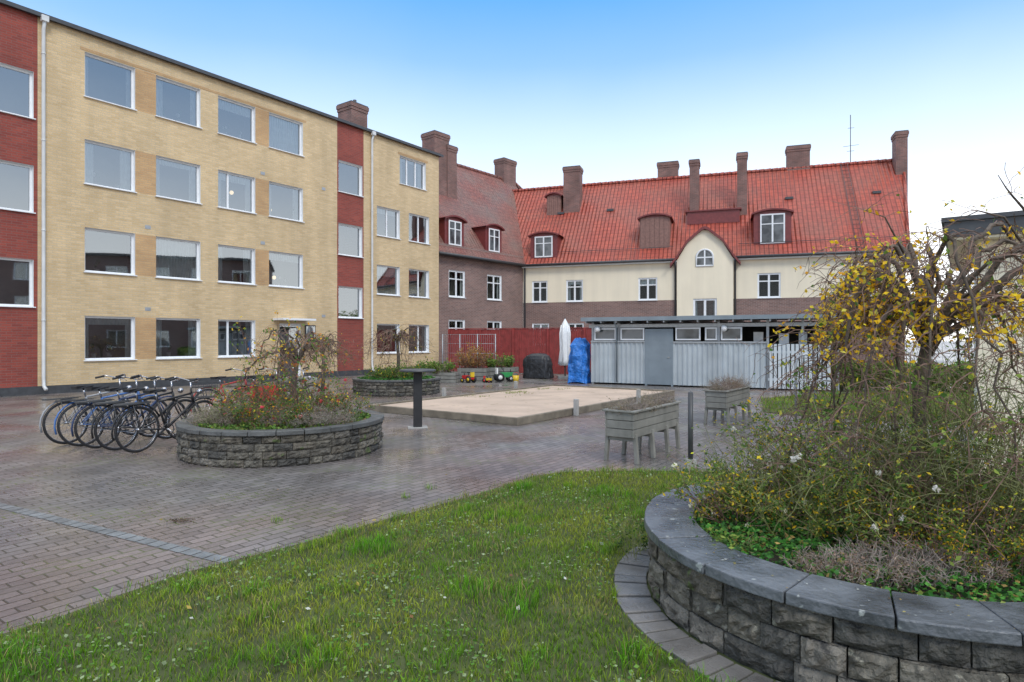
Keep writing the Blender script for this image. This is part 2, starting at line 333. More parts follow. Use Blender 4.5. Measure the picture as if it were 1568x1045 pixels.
# ================================================================ LEFT BUILDING
Lb=empty('yellow_brick_apartment_house',(-14.12,18.85,0),UANG)
mb=MB(); H=11.3
cols=[(1.12,2.6),(3.27,4.81),(5.475,6.98),(7.58,9.16)]; rows=[.99,3.79,6.57,9.32]
ops=[];wins=[]
def addw(a,b,c,d,**k): ops.append((a,b,c,d)); wins.append((a,b,c,d,k))
for ri,z in enumerate(rows):
    for ci,(a,b) in enumerate(cols):
        if ri==0 and ci==3: continue
        addw(a,b,z,z+1.4,mull=(.3,) if (ri,ci) in ((0,2),(2,2)) else ())
    for a,b in [(-4.6,-3.1),(-7,-5.4)]: addw(a,b,z,z+1.4)
    if ri<3: addw(13.24,14.72,z,z+1.4,mull=(.5,) if ri==2 else ()); addw(15.34,16.8,z,z+1.4,mull=(.55,))
    else: addw(14.72,16.55,z,z+1.38,mull=(.33,.66))
for z in (2.62,5.42,8.22):
    addw(-1.7,-.22,z,z+1.4,stuff=False,curt=.85); addw(11.0,12.36,z,z+1.4,stuff=False,curt=.85)
door=(8.05,9.05,.12,2.3); ops.append(door)
def mfn(x,z):
    if -1.9<x<-.12 or 10.93<x<12.43: return RB
    for zz in rows:
        if zz<z<zz+1.4 and (2.6<x<3.27 or 6.98<x<7.58) and not (z<3 and x>6.9): return YB2
    return YB
wall(mb,-9,17.54,0,H,ops,YB,depth=.19,xs=(-1.9,-.12,10.93,12.43,2.6,3.27,6.98,7.58),matfn=mfn,rev=WH)
mb.face([(17.54,0,0),(17.54,11,0),(17.54,11,H),(17.54,0,H)],YB); mb.face([(-9,0,0),(-9,11,0),(-9,11,H),(-9,0,H)],YB); mb.face([(-9,11,0),(17.54,11,0),(17.54,11,H),(-9,11,H)],YB)
for a,b in [(1.0,9.3),(14.6,16.7)]: mb.box(a,b,-.012,.0,10.76 if a<5 else 10.74,10.84,YB2)
mb.box(-9,7.9,-.03,-.002,0,.25,DKG); mb.box(9.2,17.56,-.03,-.002,0,.25,DKG)
for x,z in [(3.0,2.62),(7.3,5.4),(3.0,5.4),(7.3,8.15),(10.2,2.6),(10.2,8.1)]: mb.box(x-.09,x+.09,-.012,-.002,z,z+.12,GRM)
mb.build('walls',Lb)
mb=MB()
for a,b,c,d,k in wins: window(mb,a,b,c,d,.13,**k)
for x,z in [(6.35,7.35),(8.0,6.95),(8.2,4.2)]: mb.ball((x,.6,z),.08,LAMP,8); mb.tube([(x,.6,z+.08),(x,.6,z+.6)],.008,DKG,4)
mb.box(8.05,8.13,.1,.16,.12,2.3,WH);mb.box(8.97,9.05,.1,.16,.12,2.3,WH);mb.box(8.13,8.97,.1,.16,2.2,2.3,WH);mb.box(8.13,8.97,.12,.15,.12,1.0,DKG)
mb.face([(8.13,.14,1.0),(8.97,.14,1.0),(8.97,.14,2.2),(8.13,.14,2.2)],GL); mb.face([(8.0,.8,.1),(9.1,.8,.1),(9.1,.8,2.4),(8.0,.8,2.4)],INN)
mb.box(7.75,9.3,-.7,-.005,2.42,2.5,WH); mb.box(9.25,9.75,-.06,-.005,1.3,2.25,DKG); mb.box(9.28,9.72,-.065,-.061,1.34,2.2,GL)
mb.box(7.9,9.2,-.9,0,0,.1,CONC)
mb.build('windows_and_door',Lb)
mb=MB()
mb.box(-9.1,17.7,-.14,11.2,H,H+.06,DKG); mb.box(-9.1,17.73,-.18,-.145,H-.03,H+.09,DKG)
mb.face([(-9.1,-.12,H+.07),(17.65,-.12,H+.07),(17.65,5.5,H+.4),(-9.1,5.5,H+.4)],DKG)
for x,zt in [(0.0,H-.1),(12.87,H-.1)]:
    mb.tube([(x,-.2,zt),(x,-.09,zt-.25),(x,-.09,.5),(x,-.12,.25),(x,-.3,.15)],.05,DPW,10)
    mb.box(x-.09,x+.09,-.26,-.12,zt-.05,zt+.12,DPW)
    for z in (2.2,4.9,7.6,10.2): mb.tube([(x,-.09,z),(x,-.09,z+.04)],.06,DPW,10)
mb.build('roof_and_downpipes',Lb)
def chimney(mb,x,y,zb,zt,wx,wy,cap=.06):
    mb.box(x-wx/2,x+wx/2,y-wy/2,y+wy/2,zb,zt-.4,CB); mb.box(x-wx/2-cap*.5,x+wx/2+cap*.5,y-wy/2-cap*.5,y+wy/2+cap*.5,zt-.4,zt-.26,CB); mb.box(x-wx/2-cap,x+wx/2+cap,y-wy/2-cap,y+wy/2+cap,zt-.26,zt-.08,CB); mb.box(x-wx/2-cap/2,x+wx/2+cap/2,y-wy/2-cap/2,y+wy/2+cap/2,zt-.08,zt-.02,DKG)
mb=MB(); chimney(mb,13.47,2,H,13.2,1.0,1.0); mb.tube([(13.6,2,13.1),(13.6,2,13.5)],.09,DKG,8); mb.build('chimney',Lb)
# ================================================================ BROWN WING
Ma=math.atan2(.768,.64)
Mw=empty('brown_brick_house',(-3.97,34,0),Ma)
mb=MB(); ops=[(.75,2.03,1.25,2.75),(3.91,5.21,1.25,2.75),(.75,2.03,4.0,5.5),(3.91,5.21,4.0,5.5)]
wall(mb,-6,7.29,0,6.9,ops,BB,depth=.1,rev=WH)
mb.face([(-6,0,0),(-6,9.2,0),(-6,9.2,6.5),(-6,4.6,13.2),(-6,0,6.5)],BB)
mb.box(-6,7.25,-.1,-.0,6.25,6.5,DKG)
mb.build('walls',Mw)
mb=MB()
for a,b,c,d in ops: window(mb,a,b,c,d,.06,mull=(.5,),trans=(.68,),fr=.09,curt=.3,gl=GLD,stuff=False)
mb.build('windows',Mw)
def slope(mb,pts,mat,ex=(1,0,0)):
    P=[Vector(p) for p in pts]; e=Vector(ex).normalized(); nn=(P[1]-P[0]).cross(P[2]-P[0]).normalized(); f=nn.cross(e).normalized()
    if f.z<0: f=-f
    mb.face(pts,mat,uv=[(p.dot(e),p.dot(f)) for p in P])
mb=MB(); ez,rz=6.3,13.2
slope(mb,[(-.35,-.35,ez),(11,-.35,ez),(12,4.6,rz),(-.35,4.6,rz)],TM)
slope(mb,[(-.35,4.6,rz),(12,4.6,rz),(12,9.6,ez),(-.35,9.6,ez)],TM)
slope(mb,[(12,4.6,rz),(17,-.35,ez+.2),(17,9.6,ez+.2)],TR,(0,1,0))
for i in range(31): x=-.4+i*.4; mb.tube([(x,4.6,rz),(x+.42,4.6,rz+.03)],.11,TM,6)
mb.tube([(12,4.6,rz),(17,-.3,ez+.3)],.11,TM,8)
mb.box(-.42,-.34,-.4,4.6,ez-.1,ez,DKG)
mb.tube([(-.4,-.42,ez-.02),(7.0,-.42,ez-.02)],.08,DKG,8)
mb.build('roof',Mw)
DG,_n,_l,_b=newmat('dark_window_glass'); _b.inputs['Roughness'].default_value=.06; _l.new(ramp(_n,_l,noise(_n,_l,coords(_n),1.5,2),.4,.6,(.03,.035,.04),(.13,.14,.15)),_b.inputs['Base Color'])
def dormer(mb,xc,w,z0,z1,win=True,slopey=None,arch=.22):
    yf=slopey(z0)-.02; yb=slopey(z1+arch)+.1; x0,x1=xc-w/2,xc+w/2
    mb.box(x0,x1,yf+.03,yb,z0-.15,z1,DRED if win else BRN)
    n=10; top=[];
    for i in range(n+1):
        t=i/n; x=x0-.12+(w+.24)*t; z=z1-.02+arch*math.sin(math.pi*t)**.8; top.append((x,z))
    for (xa,za),(xb,zb) in zip(top,top[1:]):
        mb.mesh([(xa,yf-.15,za),(xb,yf-.15,zb),(xb,yb+.3,zb),(xa,yb+.3,za),(xa,yf-.15,za-.09),(xb,yf-.15,zb-.09),(xb,yb+.3,zb-.09),(xa,yb+.3,za-.09)],[(0,1,2,3),(4,5,1,0),(7,6,5,4)],DRED)
    mb.face([(x,yf+.025,z-.05) for x,z in top]+[],DRED)
    mb.box(x0-.1,x1+.1,yf-.08,yf+.1,z0-.2,z0-.12,DRED)
    if win:
        a,b,c,d=x0+w*.17,x1-w*.17,z0+.04,z1-.1; fr=.075
        mb.box(a-.07,b+.07,yf-.005,yf+.028,c-.07,d+.07,DRED)
        mb.box(a,a+fr,yf-.04,yf-.006,c,d,WH);mb.box(b-fr,b,yf-.04,yf-.006,c,d,WH);mb.box(a+fr,b-fr,yf-.04,yf-.006,c,c+fr,WH);mb.box(a+fr,b-fr,yf-.04,yf-.006,d-fr,d,WH)
        xm=(a+b)/2; mb.box(xm-.045,xm+.045,yf-.038,yf-.007,c+fr,d-fr,WH); zm=c+(d-c)*.66; mb.box(a+fr,b-fr,yf-.034,yf-.008,zm-.025,zm+.025,WH)
        mb.face([(a+fr,yf-.012,c+fr),(b-fr,yf-.012,c+fr),(b-fr,yf-.012,d-fr),(a+fr,yf-.012,d-fr)],DG)
    else:
        for i in range(6): 
            xx=x0+.05+(w-.1)*i/6; mb.box(xx+.01,xx+(w-.1)/6-.01,yf,yf+.022,z0-.1,z1-.02,BRN)
msy=lambda z:-.35+(z-ez)*(4.95/(rz-ez))
mb=MB(); dormer(mb,1.25,1.5,6.85,8.35,slopey=msy); dormer(mb,4.55,1.45,6.85,8.35,slopey=msy)
mb.build('dormers',Mw)
mb=MB(); chimney(mb,2.68,3.1,8,14.1,1.2,1.1); chimney(mb,3.5,3.0,8,13.5,.8,1.0); chimney(mb,11.2,4.8,11,14.7,1.35,.9)
mb.build('chimneys',Mw)
# ================================================================ BACK HOUSE
Ba=math.atan2(-.322,.947)
Bh=empty('red_tiled_house',(.7,39.6,0),Ba)
mb=MB(); BL=21.0
ops=[(.6,1.6,3.97,5.3),(2.8,3.85,3.97,5.3),(7.2,8.3,3.97,5.3),(13.8,15.0,3.97,5.35),(18.1,19.45,3.97,5.35),(.6,1.7,1.3,2.65),(2.8,3.9,1.3,2.65),(7.2,8.3,1.3,2.65)]
wall(mb,0,BL,0,6.6,ops,PL,depth=.1,zs=(3.95,),matfn=lambda x,z: PL if z>3.95 else BB,rev=WH)
mb.face([(BL,0,0),(BL,10,0),(BL,10,6.6),(BL+1,5,12.1),(BL,0,6.6)],BB)
bx0,bx1,by=9.44,12.52,-.3; bw=(10.35,11.64,2.85,3.98); xm=(bx0+bx1)/2
wall(mb,bx0,bx1,0,6.2,[bw],PL,y=by,depth=.12,zs=(2.75,),matfn=lambda x,z: PL if z>2.75 else BB,rev=WH)
mb.face([(bx0,by,0),(bx0,0,0),(bx0,0,6.2),(bx0,by,6.2)],PL); mb.face([(bx1,by,0),(bx1,0,0),(bx1,0,6.2),(bx1,by,6.2)],PL)
mb.face([(bx0,by,6.2),(bx1,by,6.2),(xm+.95,by,7.2),(xm+.15,by,7.88),(xm-.15,by,7.88),(xm-.95,by,7.2)],PL)
mb.build('walls',Bh)
mb=MB()
for i,(a,b,c,d) in enumerate(ops): window(mb,a,b,c,d,.05,mull=(.5,),trans=(.68,),fr=.09,curt=(.9,.3,.7)[i%3],stuff=False,gl=GLD,inn=IND)
mb2=window(mb,*bw,by+.06,mull=(.5,),fr=.11,curt=.3,stuff=False,gl=GLD,inn=IND)
prof=[(-.46,5.85),(.46,5.85)]+[(.46*math.cos(t),6.32+.46*math.sin(t)) for t in [math.pi*i/10 for i in range(11)]]
mb.face([(xm+x,by-.008,z) for x,z in prof],DG)
mb.tube([(xm+x,by-.02,z) for x,z in prof],.055,WH,6,closed=True)
mb.box(xm-.04,xm+.04,by-.05,by-.01,5.85,6.75,WH); mb.box(xm-.42,xm+.42,by-.045,by-.012,6.29,6.36,WH)
mb.build('windows',Bh)
mb=MB(); ez2,rz2,ry=6.3,12.3,5
slope(mb,[(-9,-.3,ez2),(BL+.1,-.3,ez2),(22.1,ry,rz2),(-4,ry,rz2)],TR)
slope(mb,[(-4,ry,rz2),(22.1,ry,rz2),(22,10.3,ez2),(-9,10.3,ez2)],TR)
for i in range(62): x=-2.8+i*.4; mb.tube([(x,ry,rz2),(x+.42,ry,rz2+.035)],.12,TR,6)
mb.tube([(.1,-.38,ez2-.03),(bx0-.1,-.38,ez2-.03)],.075,DKG,8); mb.tube([(bx1+.1,-.38,ez2-.03),(BL+.15,-.38,ez2-.03)],.075,DKG,8)
mb.box(0,BL,-.27,-.003,6.13,6.2,WH)
mb.tube([(BL+.1,-.3,ez2+.04),(22.1,ry,rz2+.04)],.09,TR,6)
gp=[(bx0-.38,5.98),(bx0-.05,6.4),(xm-.98,7.33),(xm-.2,8.0),(xm,8.08),(xm+.2,8.0),(xm+.98,7.33),(bx1+.05,6.4),(bx1+.38,5.98)]
for (xa,za),(xb,zb) in zip(gp,gp[1:]):
    mb.mesh([(xa,by-.22,za),(xb,by-.22,zb),(xb,1.6,zb),(xa,1.6,za),(xa,by-.22,za-.16),(xb,by-.22,zb-.16),(xb,1.6,zb-.16),(xa,1.6,za-.16)],[(0,1,2,3),(4,5,1,0),(7,6,5,4)],DRED)
mb.box(9.9,12.9,1.7,3.3,8.6,9.35,DRED); mb.box(9.8,13.0,1.6,3.4,9.35,9.43,DRED)
for x in (18.75,19.1): mb.tube([(x,-.25,ez2+.15),(x,4.9,rz2+.05)],.018,DKG,4)
for i in range(20): y=-.2+i*.26; z=ez2+.15+(y+.25)*1.132+.03; mb.tube([(18.75,y,z),(19.1,y,z)],.014,DKG,4)
for seg in ((.3,9.2),(12.8,BL)): mb.tube([(seg[0],.25,ez2+.8),(seg[1],.25,ez2+.8)],.02,DKG,4)
for x,y0,z1 in [(bx0-.1,-.36,6.2),(bx1+.1,-.36,6.2),(.15,-.12,6.2)]:
    mb.tube([(x,y0,z1),(x,-.1,z1-.4),(x,-.1,0)],.055,DKG,8)
mb.tube([(19.3,5,12.3),(19.3,5,15.3)],.022,DKG,5)
mb.tube([(19.15,5,14.5),(19.5,5,14.5)],.012,DKG,4); mb.tube([(18.9,5,13.4),(19.75,5,13.45)],.012,DKG,4); mb.tube([(19.1,5,13.1),(19.5,5,13.1)],.012,DKG,4)
for x in (1.7,5.0,15.7,20.3): mb.box(x-.22,x+.22,2.9,3.3,10.0,10.14,DKG)
mb.build('roof',Bh)
bsy=lambda z:-.3+(z-ez2)*(5.3/(rz2-ez2))
mb=MB(); dormer(mb,1.33,1.75,6.75,8.2,slopey=bsy); dormer(mb,8.1,1.75,7.1,8.95,win=False,slopey=bsy); dormer(mb,14.6,1.95,7.0,8.8,slopey=bsy)
dormer(mb,1.2,.95,10.0,11.3,win=False,slopey=bsy)
mb.build('dormers',Bh)
mb=MB()
for c in [(2.4,3.5,9,13.2,1.1,.9),(8.46,5.5,11,13.5,1.3,.8),(10.3,2.5,8.5,12.65,.55,.9),(13.05,2.6,8.6,12.85,.55,.9),(16.4,5.3,11,13.75,1.3,.8),(21.8,4.5,8,13.8,.6,.9)]: chimney(mb,*c)
mb.build('chimneys',Bh)
# ---- neighbouring brick house closing the courtyard on the right (outside the frame, seen in window reflections)
Nb=empty('neighbouring_brick_house',(23.5,23.5,0),-math.pi/2)
mb=MB(); ops=[(1.5+i*3.2,3.0+i*3.2,z,z+1.4) for i in range(10) for z in (1,3.8,6.4)]
wall(mb,0,34,0,8.6,ops,BB,depth=.12,rev=WH); mb.face([(0,0,0),(0,9,0),(0,9,8.6),(0,0,8.6)],BB); mb.build('walls',Nb)
mb=MB()
for o in ops: window(mb,*o,.07,mull=(.5,),curt=.85,stuff=False)
mb.box(-.2,34.2,-.3,9.2,8.6,8.8,DKG); mb.build('windows_and_roof',Nb)
# ================================================================ SHED
Sa=math.atan2(-.448,.894)
Sh=empty('corrugated_shed',(2.94,23.3,0),Sa)
COR=simple('corrugated_sheet',(.50,.545,.57),.45,metal=.1,var=.1,sc=1.5,streak=.2)
COR2=simple('shed_door_paint',(.21,.25,.28),.5,var=.12,sc=2)
COR3=simple('light_slat',(.60,.64,.66),.5,var=.1,sc=2)
WDK=simple('dark_boards',(.035,.034,.032),.8,var=.3)
def corr(mb,x0,x1,z0,z1,y,mat,p=.16,d=.035):
    n=int((x1-x0)/p); p=(x1-x0)/n; pts=[]
    for i in range(n):
        a=x0+i*p; pts+=[(a,y),(a+p*.35,y),(a+p*.45,y+d),(a+p*.9,y+d)]
    pts.append((x1,y))
    for (xa,ya),(xb,yb) in zip(pts,pts[1:]): mb.face([(xa,ya,z0),(xb,yb,z0),(xb,yb,z1),(xa,ya,z1)],mat)
mb=MB()
corr(mb,0,2.03,.06,1.55,0,COR); corr(mb,3.02,6.05,.05,1.53,0,COR)
mb.box(2.1,2.95,-.02,.03,.05,1.93,COR2); mb.box(2.03,2.1,-.03,.05,0,2.02,COR2); mb.box(2.95,3.02,-.03,.05,0,2.02,COR2); mb.box(2.1,2.95,-.03,.05,1.93,2.02,COR2); mb.box(2.84,2.9,-.06,-.021,1.0,1.03,CONC)
mb.box(0,2.03,-.04,.06,1.55,1.6,GRM); mb.box(3.02,6.05,-.04,.06,1.53,1.58,GRM)
for i in range(14):
    x=6.15+i*.13; mb.box(x,x+.095,-.02,.0,.05,1.5,COR3)
mb.box(6.1,8.1,.002,.03,.3,.38,COR3);mb.box(6.1,8.1,.002,.03,1.2,1.28,COR3)
for x in (0,1.0,4.5,6.05,7.1,8.1): mb.box(x,x+.08,.065,.14,0 if x in (0,6.05,8.1) else 1.6,2.3,GRM)
mb.box(-.1,8.5,.03,.13,2.08,2.2,GRM)
for a,b in ((.12,.95),(1.12,2.0),(3.1,3.95),(4.1,4.5),(4.62,5.3)):
    for (p,q,r,s) in ((a,a+.05,1.62,2.06),(b-.05,b,1.62,2.06),(a+.05,b-.05,1.62,1.67),(a+.05,b-.05,2.01,2.06)): mb.box(p,q,.0,.05,r,s,WH)
    mb.face([(a+.05,.03,1.67),(b-.05,.03,1.67),(b-.05,.03,2.01),(a+.05,.03,2.01)],DG)
mb.face([(0,2.6,0),(8.3,2.6,0),(8.3,2.6,2.3),(0,2.6,2.3)],WDK); mb.face([(0,0.07,0),(0,2.6,0),(0,2.6,2.3),(0,.07,2.3)],COR)
mb.face([(8.3,.5,0),(8.3,2.6,0),(8.3,2.6,2.3),(8.3,.5,2.3)],WDK)
mb.build('walls',Sh)
mb=MB(); mb.box(-.25,8.7,-.4,3,2.36,2.43,DKG); mb.box(-.25,8.7,-.44,-.402,2.31,2.45,COR2)
for i in range(16): x=-.1+i*.57; mb.box(x,x+.05,-.37,2.6,2.24,2.355,GRM)
mb.tube([(1.0,-.35,2.3),(1.0,-.1,2.1),(1.0,-.06,.1)],.03,COR2,6)
for x in (.3,4.75): mb.ball((x,-.16,2.02),.11,WH,12); mb.box(x-.03,x+.03,-.08,.03,1.98,2.06,DKG)
for x,z,w,h,m in [(6.4,1.5,.3,.35,WH),(7.0,1.5,.25,.4,COR),(5.6,1.6,.3,.3,CUR),(7.6,1.5,.35,.3,BRN)]: mb.box(x,x+w,.6,.9,z-.5,z+h,m)
mb.build('roof_and_fittings',Sh)
# ================================================================ pale outbuilding on right
Rr=empty('cream_outbuilding',(5.2,7.0,0),math.atan2(-.585,.811))
mb=MB(); mb.box(0,4,0,3.2,0,2.75,PL); mb.box(-.004,4.004,-.006,3.2,0,.12,DKG); mb.box(-.3,4.3,-.25,3.5,2.78,2.95,DKG); mb.box(-.33,4.33,-.28,3.53,2.95,3.0,DKG); mb.box(-.03,.0,.3,.34,0,2.7,DPW)
mb.box(-.28,4.28,-.22,3.4,2.752,2.778,PL)
mb.build('walls_and_roof',Rr)
# ================================================================ red fence
REDW=simple('red_plank',(.27,.04,.036),.7,var=.25,sc=4)
def fence(name,a,b,h,mat,pw=.12,z0=.05):
    a=Vector(a);b=Vector(b);L=(b-a).length; e=empty(name,(a.x,a.y,0),math.atan2(b.y-a.y,b.x-a.x)); m=MB(); n=int(L/pw)
    for i in range(n): dz=R.uniform(-.01,.01); m.box(i*pw+.006,(i+1)*pw-.006,R.uniform(0,.006),.025,z0,h+dz,mat)
    m.box(0,L,.027,.07,.4,.48,mat); m.box(0,L,.027,.07,h-.4,h-.32,mat); m.box(0,L,-.03,.06,h+.012,h+.045,mat)
    i=0
    while i*1.8<L: m.box(i*1.8,i*1.8+.09,-.06,-.002,0,h,mat); i+=1
    m.build('planks',e); return e
fence('red_plank_fence',(-3.2,31.6),(3.7,28.2),2.15,REDW)
e=empty('wire_mesh_fence',(-3.3,29.8,0),-.35); m=MB()
for i in range(4): m.tube([(i*.9,0,0),(i*.9,0,1.9)],.03,GRM,6)
for z in (.1,.55,1.0,1.45,1.88): m.tube([(0,0,z),(2.7,0,z)],.012,GRM,4)
for i in range(27): m.tube([(i*.1,0,.1),(i*.1,0,1.88)],.006,GRM,3)
m.build('mesh',e)
# ================================================================ stone planters
STONES=[simple('rough_stone_block',c,.75,var=.5,sc=11,bm=1.0,bsc=26,dist=.05,speck=sp) for c,sp in (((.105,.095,.078),((.24,.23,.19),14,.62)),((.135,.122,.098),((.27,.25,.2),18,.62)),((.070,.066,.058),((.2,.19,.165),14,.64)),((.115,.10,.078),((.09,.12,.04),7,.58)),((.155,.14,.118),((.06,.055,.05),10,.6)))]
CAPS=simple('wet_slate_cap',(.10,.108,.12),.32,var=.55,sc=3.5,bm=.8,bsc=28,dist=.015,speck=((.33,.35,.34),15,.64),rvar=.17)
CAPD=simple('dark_slate_cap',(.09,.092,.09),.45,var=.35,sc=5,bm=.5,bsc=40,rvar=.15)
SOIL2=simple('planter_soil',(.035,.028,.018),.95,var=.4,sc=8,bm=1,bsc=20)
PAVR=simple('kerb_paver',(.145,.137,.13),.4,var=.45,sc=3,bm=.6,rvar=.2)
def planter(c,r,nc,courses=3,ch=.135,capw=.33,ring=True,cap=None,bl=(.2,.28,.34,.4)):
    e=empty('stone_planter',(c[0],c[1],0))
    def seg(m,a0,a1,ri,ro,z0,z1,mat,sub=1,jit=0,zj=0):
        vs=[];
        for z in (z0,z1):
            for s in range(sub+1):
                a=a0+(a1-a0)*s/sub
                for rr in (ri,ro): 
                    q=rr+(R.uniform(-jit,jit) if rr==ro else 0); vs.append((q*math.cos(a),q*math.sin(a),z+(R.uniform(-zj,zj) if z==z1 else 0)))
        k=(sub+1)*2; fs=[]
        for s in range(sub):
            b=s*2; fs+=[(b,b+2,b+3,b+1),(k+b+1,k+b+3,k+b+2,k+b),(b+1,b+3,k+b+3,k+b+1),(b+2,b,k+b,k+b+2)]
        fs+=[(0,1,k+1,k),(k-1,k-2,2*k-2,2*k-1)]
        m.mesh(vs,fs,mat)
    m=MB()
    for q in range(courses):
        off=R.random()
        edges=[0];
        while edges[-1]<2*math.pi*(r)-.2: edges.append(edges[-1]+R.choice(bl))
        sc=2*math.pi/edges[-1]
        for a,b in zip(edges,edges[1:]):
            j=R.uniform(-.016,.014)
            a0=a*sc+off+.004/r;a1=b*sc+off-.004/r; za=q*ch+.004; zb=(q+1)*ch-.004; S_=6; Zn=4; mt=R.choice(STONES); grid=[]
            for zi in range(Zn+1):
                row=[]
                for s in range(S_+1):
                    aa=a0+(a1-a0)*s/S_; edge=(zi in (0,Zn)) or s in (0,S_)
                    rr=r-.03+j+(-.016+R.uniform(-.004,.004) if edge else R.uniform(-.009,.017)); row.append((rr*math.cos(aa),rr*math.sin(aa),za+(zb-za)*zi/Zn+(0 if zi in (0,Zn) else R.uniform(-.006,.006))))
                grid.append(row)
            vs=[p for row in grid for p in row]; w=S_+1; fs=[(i*w+s,i*w+s+1,(i+1)*w+s+1,(i+1)*w+s) for i in range(Zn) for s in range(S_)]
            m.mesh(vs,fs,mt); seg(m,a0,a1,r-.22,r-.052+j,za,zb,mt,2)
    m.build('blocks',e)
    m=MB(); zt=courses*ch
    m.tube([((r-.13)*math.cos(2*math.pi*i/48),(r-.13)*math.sin(2*math.pi*i/48),.2) for i in range(48)],.07,SOIL2,4,closed=True)
    for i in range(nc):
        a0=2*math.pi*i/nc+.003;a1=2*math.pi*(i+1)/nc-.003; dr=R.uniform(-.008,.008)
        seg(m,a0+.15,a1+.15,r-capw,r+dr,zt+.002,zt+.06+R.uniform(-.004,.004),cap or CAPS,3,.003,.001)
    m.build('capstones',e,bevel=.007)
    m=MB(); n=40; m.face([((r-.2)*math.cos(2*math.pi*i/n),(r-.2)*math.sin(2*math.pi*i/n),zt-.03) for i in range(n)],SOIL2); m.build('soil',e)
    if ring:
        m=MB(); nn=int(2*math.pi*(r+.1)/.115)
        for i in range(nn):
            a0=2*math.pi*i/nn; a1=2*math.pi*(i+1)/nn-.008; seg(m,a0,a1,r-.02,r+.2+R.uniform(-.009,.009),.0,.03+R.uniform(-.008,.008),PAVR)
        m.build('paver_ring',e,bevel=.005)
    n=150 if ring else 60; a=NR.uniform(0,2*np.pi,n); q=NR.uniform(r-capw+.01,r-.02,n)
    leaves('litter_on_cap',np.c_[q*np.cos(a),q*np.sin(a),np.full(n,zt+.068)],NR.uniform(.003,.011,n),pal([(.35,.25,.1),(.5,.42,.15),(.6,.6,.55),(.14,.1,.06)],n),e,aspect=.6,flat=.93)
    return e
C1=(2.3,3.95); planter(C1,1.44,20)
C2=(-3.42,9.45); planter(C2,1.46,26,courses=4,ch=.102,capw=.2,ring=False,cap=CAPD,bl=(.18,.24,.3))
C3=(-3.56,19.4); planter(C3,1.35,22,courses=4,ch=.102,capw=.2,ring=False,cap=CAPD,bl=(.2,.3))
# ================================================================ vegetation helpers
BARK=simple('bark',(.11,.085,.065),.9,var=.35,sc=12,bm=1,bsc=30,dist=.02)
TWIG=simple('twig',(.19,.115,.085),.8,var=.3,sc=9)
TWG=simple('green_twig',(.18,.19,.07),.7,var=.3,sc=9)
TWGY=simple('grey_twig',(.27,.22,.185),.8,var=.3,sc=9)
GREENS=[(.10,.21,.035),(.17,.28,.05),(.065,.14,.03),(.26,.34,.06)]
YEL=[(.95,.58,.02),(.95,.68,.04),(.85,.42,.02),(.68,.62,.10)]
def grow(p,d,L,n,drop,jit):
    P=[Vector(p)];d=Vector(d).normalized()
    for i in range(n):
        d=(d+Vector((R.gauss(0,jit),R.gauss(0,jit),R.gauss(0,jit)-drop))).normalized(); P.append(P[-1]+d*L/n)
    return P
def shrub(name,c,rx,zb,h,nst,nleaf,leafsz,cols,w,twm,spread=.6,r0=.004,flowers=0,fcol=(.8,.75,.7),ry=None,fsz=.02):
    ry=ry or rx; e=empty(name,(0,0,0)); m=MB(); pts=[]
    for i in range(nst):
        a=R.uniform(0,2*math.pi); q=math.sqrt(R.random())*.8; x=c[0]+rx*q*math.cos(a); y=c[1]+ry*q*math.sin(a)
        L=h*R.uniform(.55,1.1)*(1.1-.4*q); P=grow((x,y,zb),(math.cos(a)*q*spread+R.gauss(0,.2),math.sin(a)*q*spread+R.gauss(0,.2),1),L,6,.05,.16)
        m.tube(P,[r0*(1-.12*k) for k in range(7)],twm,3); pts+=P[2:]
        for j in range(2):
            k=R.randint(2,5); Q=grow(P[k],(R.gauss(0,1),R.gauss(0,1),.6),L*.35,3,.05,.2); m.tube(Q,r0*.5,twm,3); pts+=Q
    m.build('stems',e)
    A=np.array([tuple(p) for p in pts]); 
    wgt=np.clip(.35+pn(A[:,0],A[:,1],7,3)+pn(A[:,2],A[:,0],9,1),.05,2); wgt/=wgt.sum()
    idx=NR.choice(len(A),nleaf,p=wgt); Pp=A[idx]+NR.normal(0,leafsz*1.3,(nleaf,3)); Pp[:,2]=np.maximum(Pp[:,2],zb+.01)
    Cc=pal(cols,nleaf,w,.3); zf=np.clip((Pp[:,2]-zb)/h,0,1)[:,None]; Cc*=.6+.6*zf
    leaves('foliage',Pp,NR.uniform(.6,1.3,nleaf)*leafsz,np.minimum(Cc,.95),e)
    if flowers:
        idx=[R.choice(pts) for _ in range(flowers)]; fp=[];
        for p in idx:
            for k in range(14): v=Vector((R.gauss(0,1),R.gauss(0,1),R.gauss(0,1))).normalized()*fsz*.7; fp.append(tuple(p+v))
        leaves('flowers',fp,fsz*.7,pal([fcol],len(fp),None,.12),e,aspect=.8)
    return e
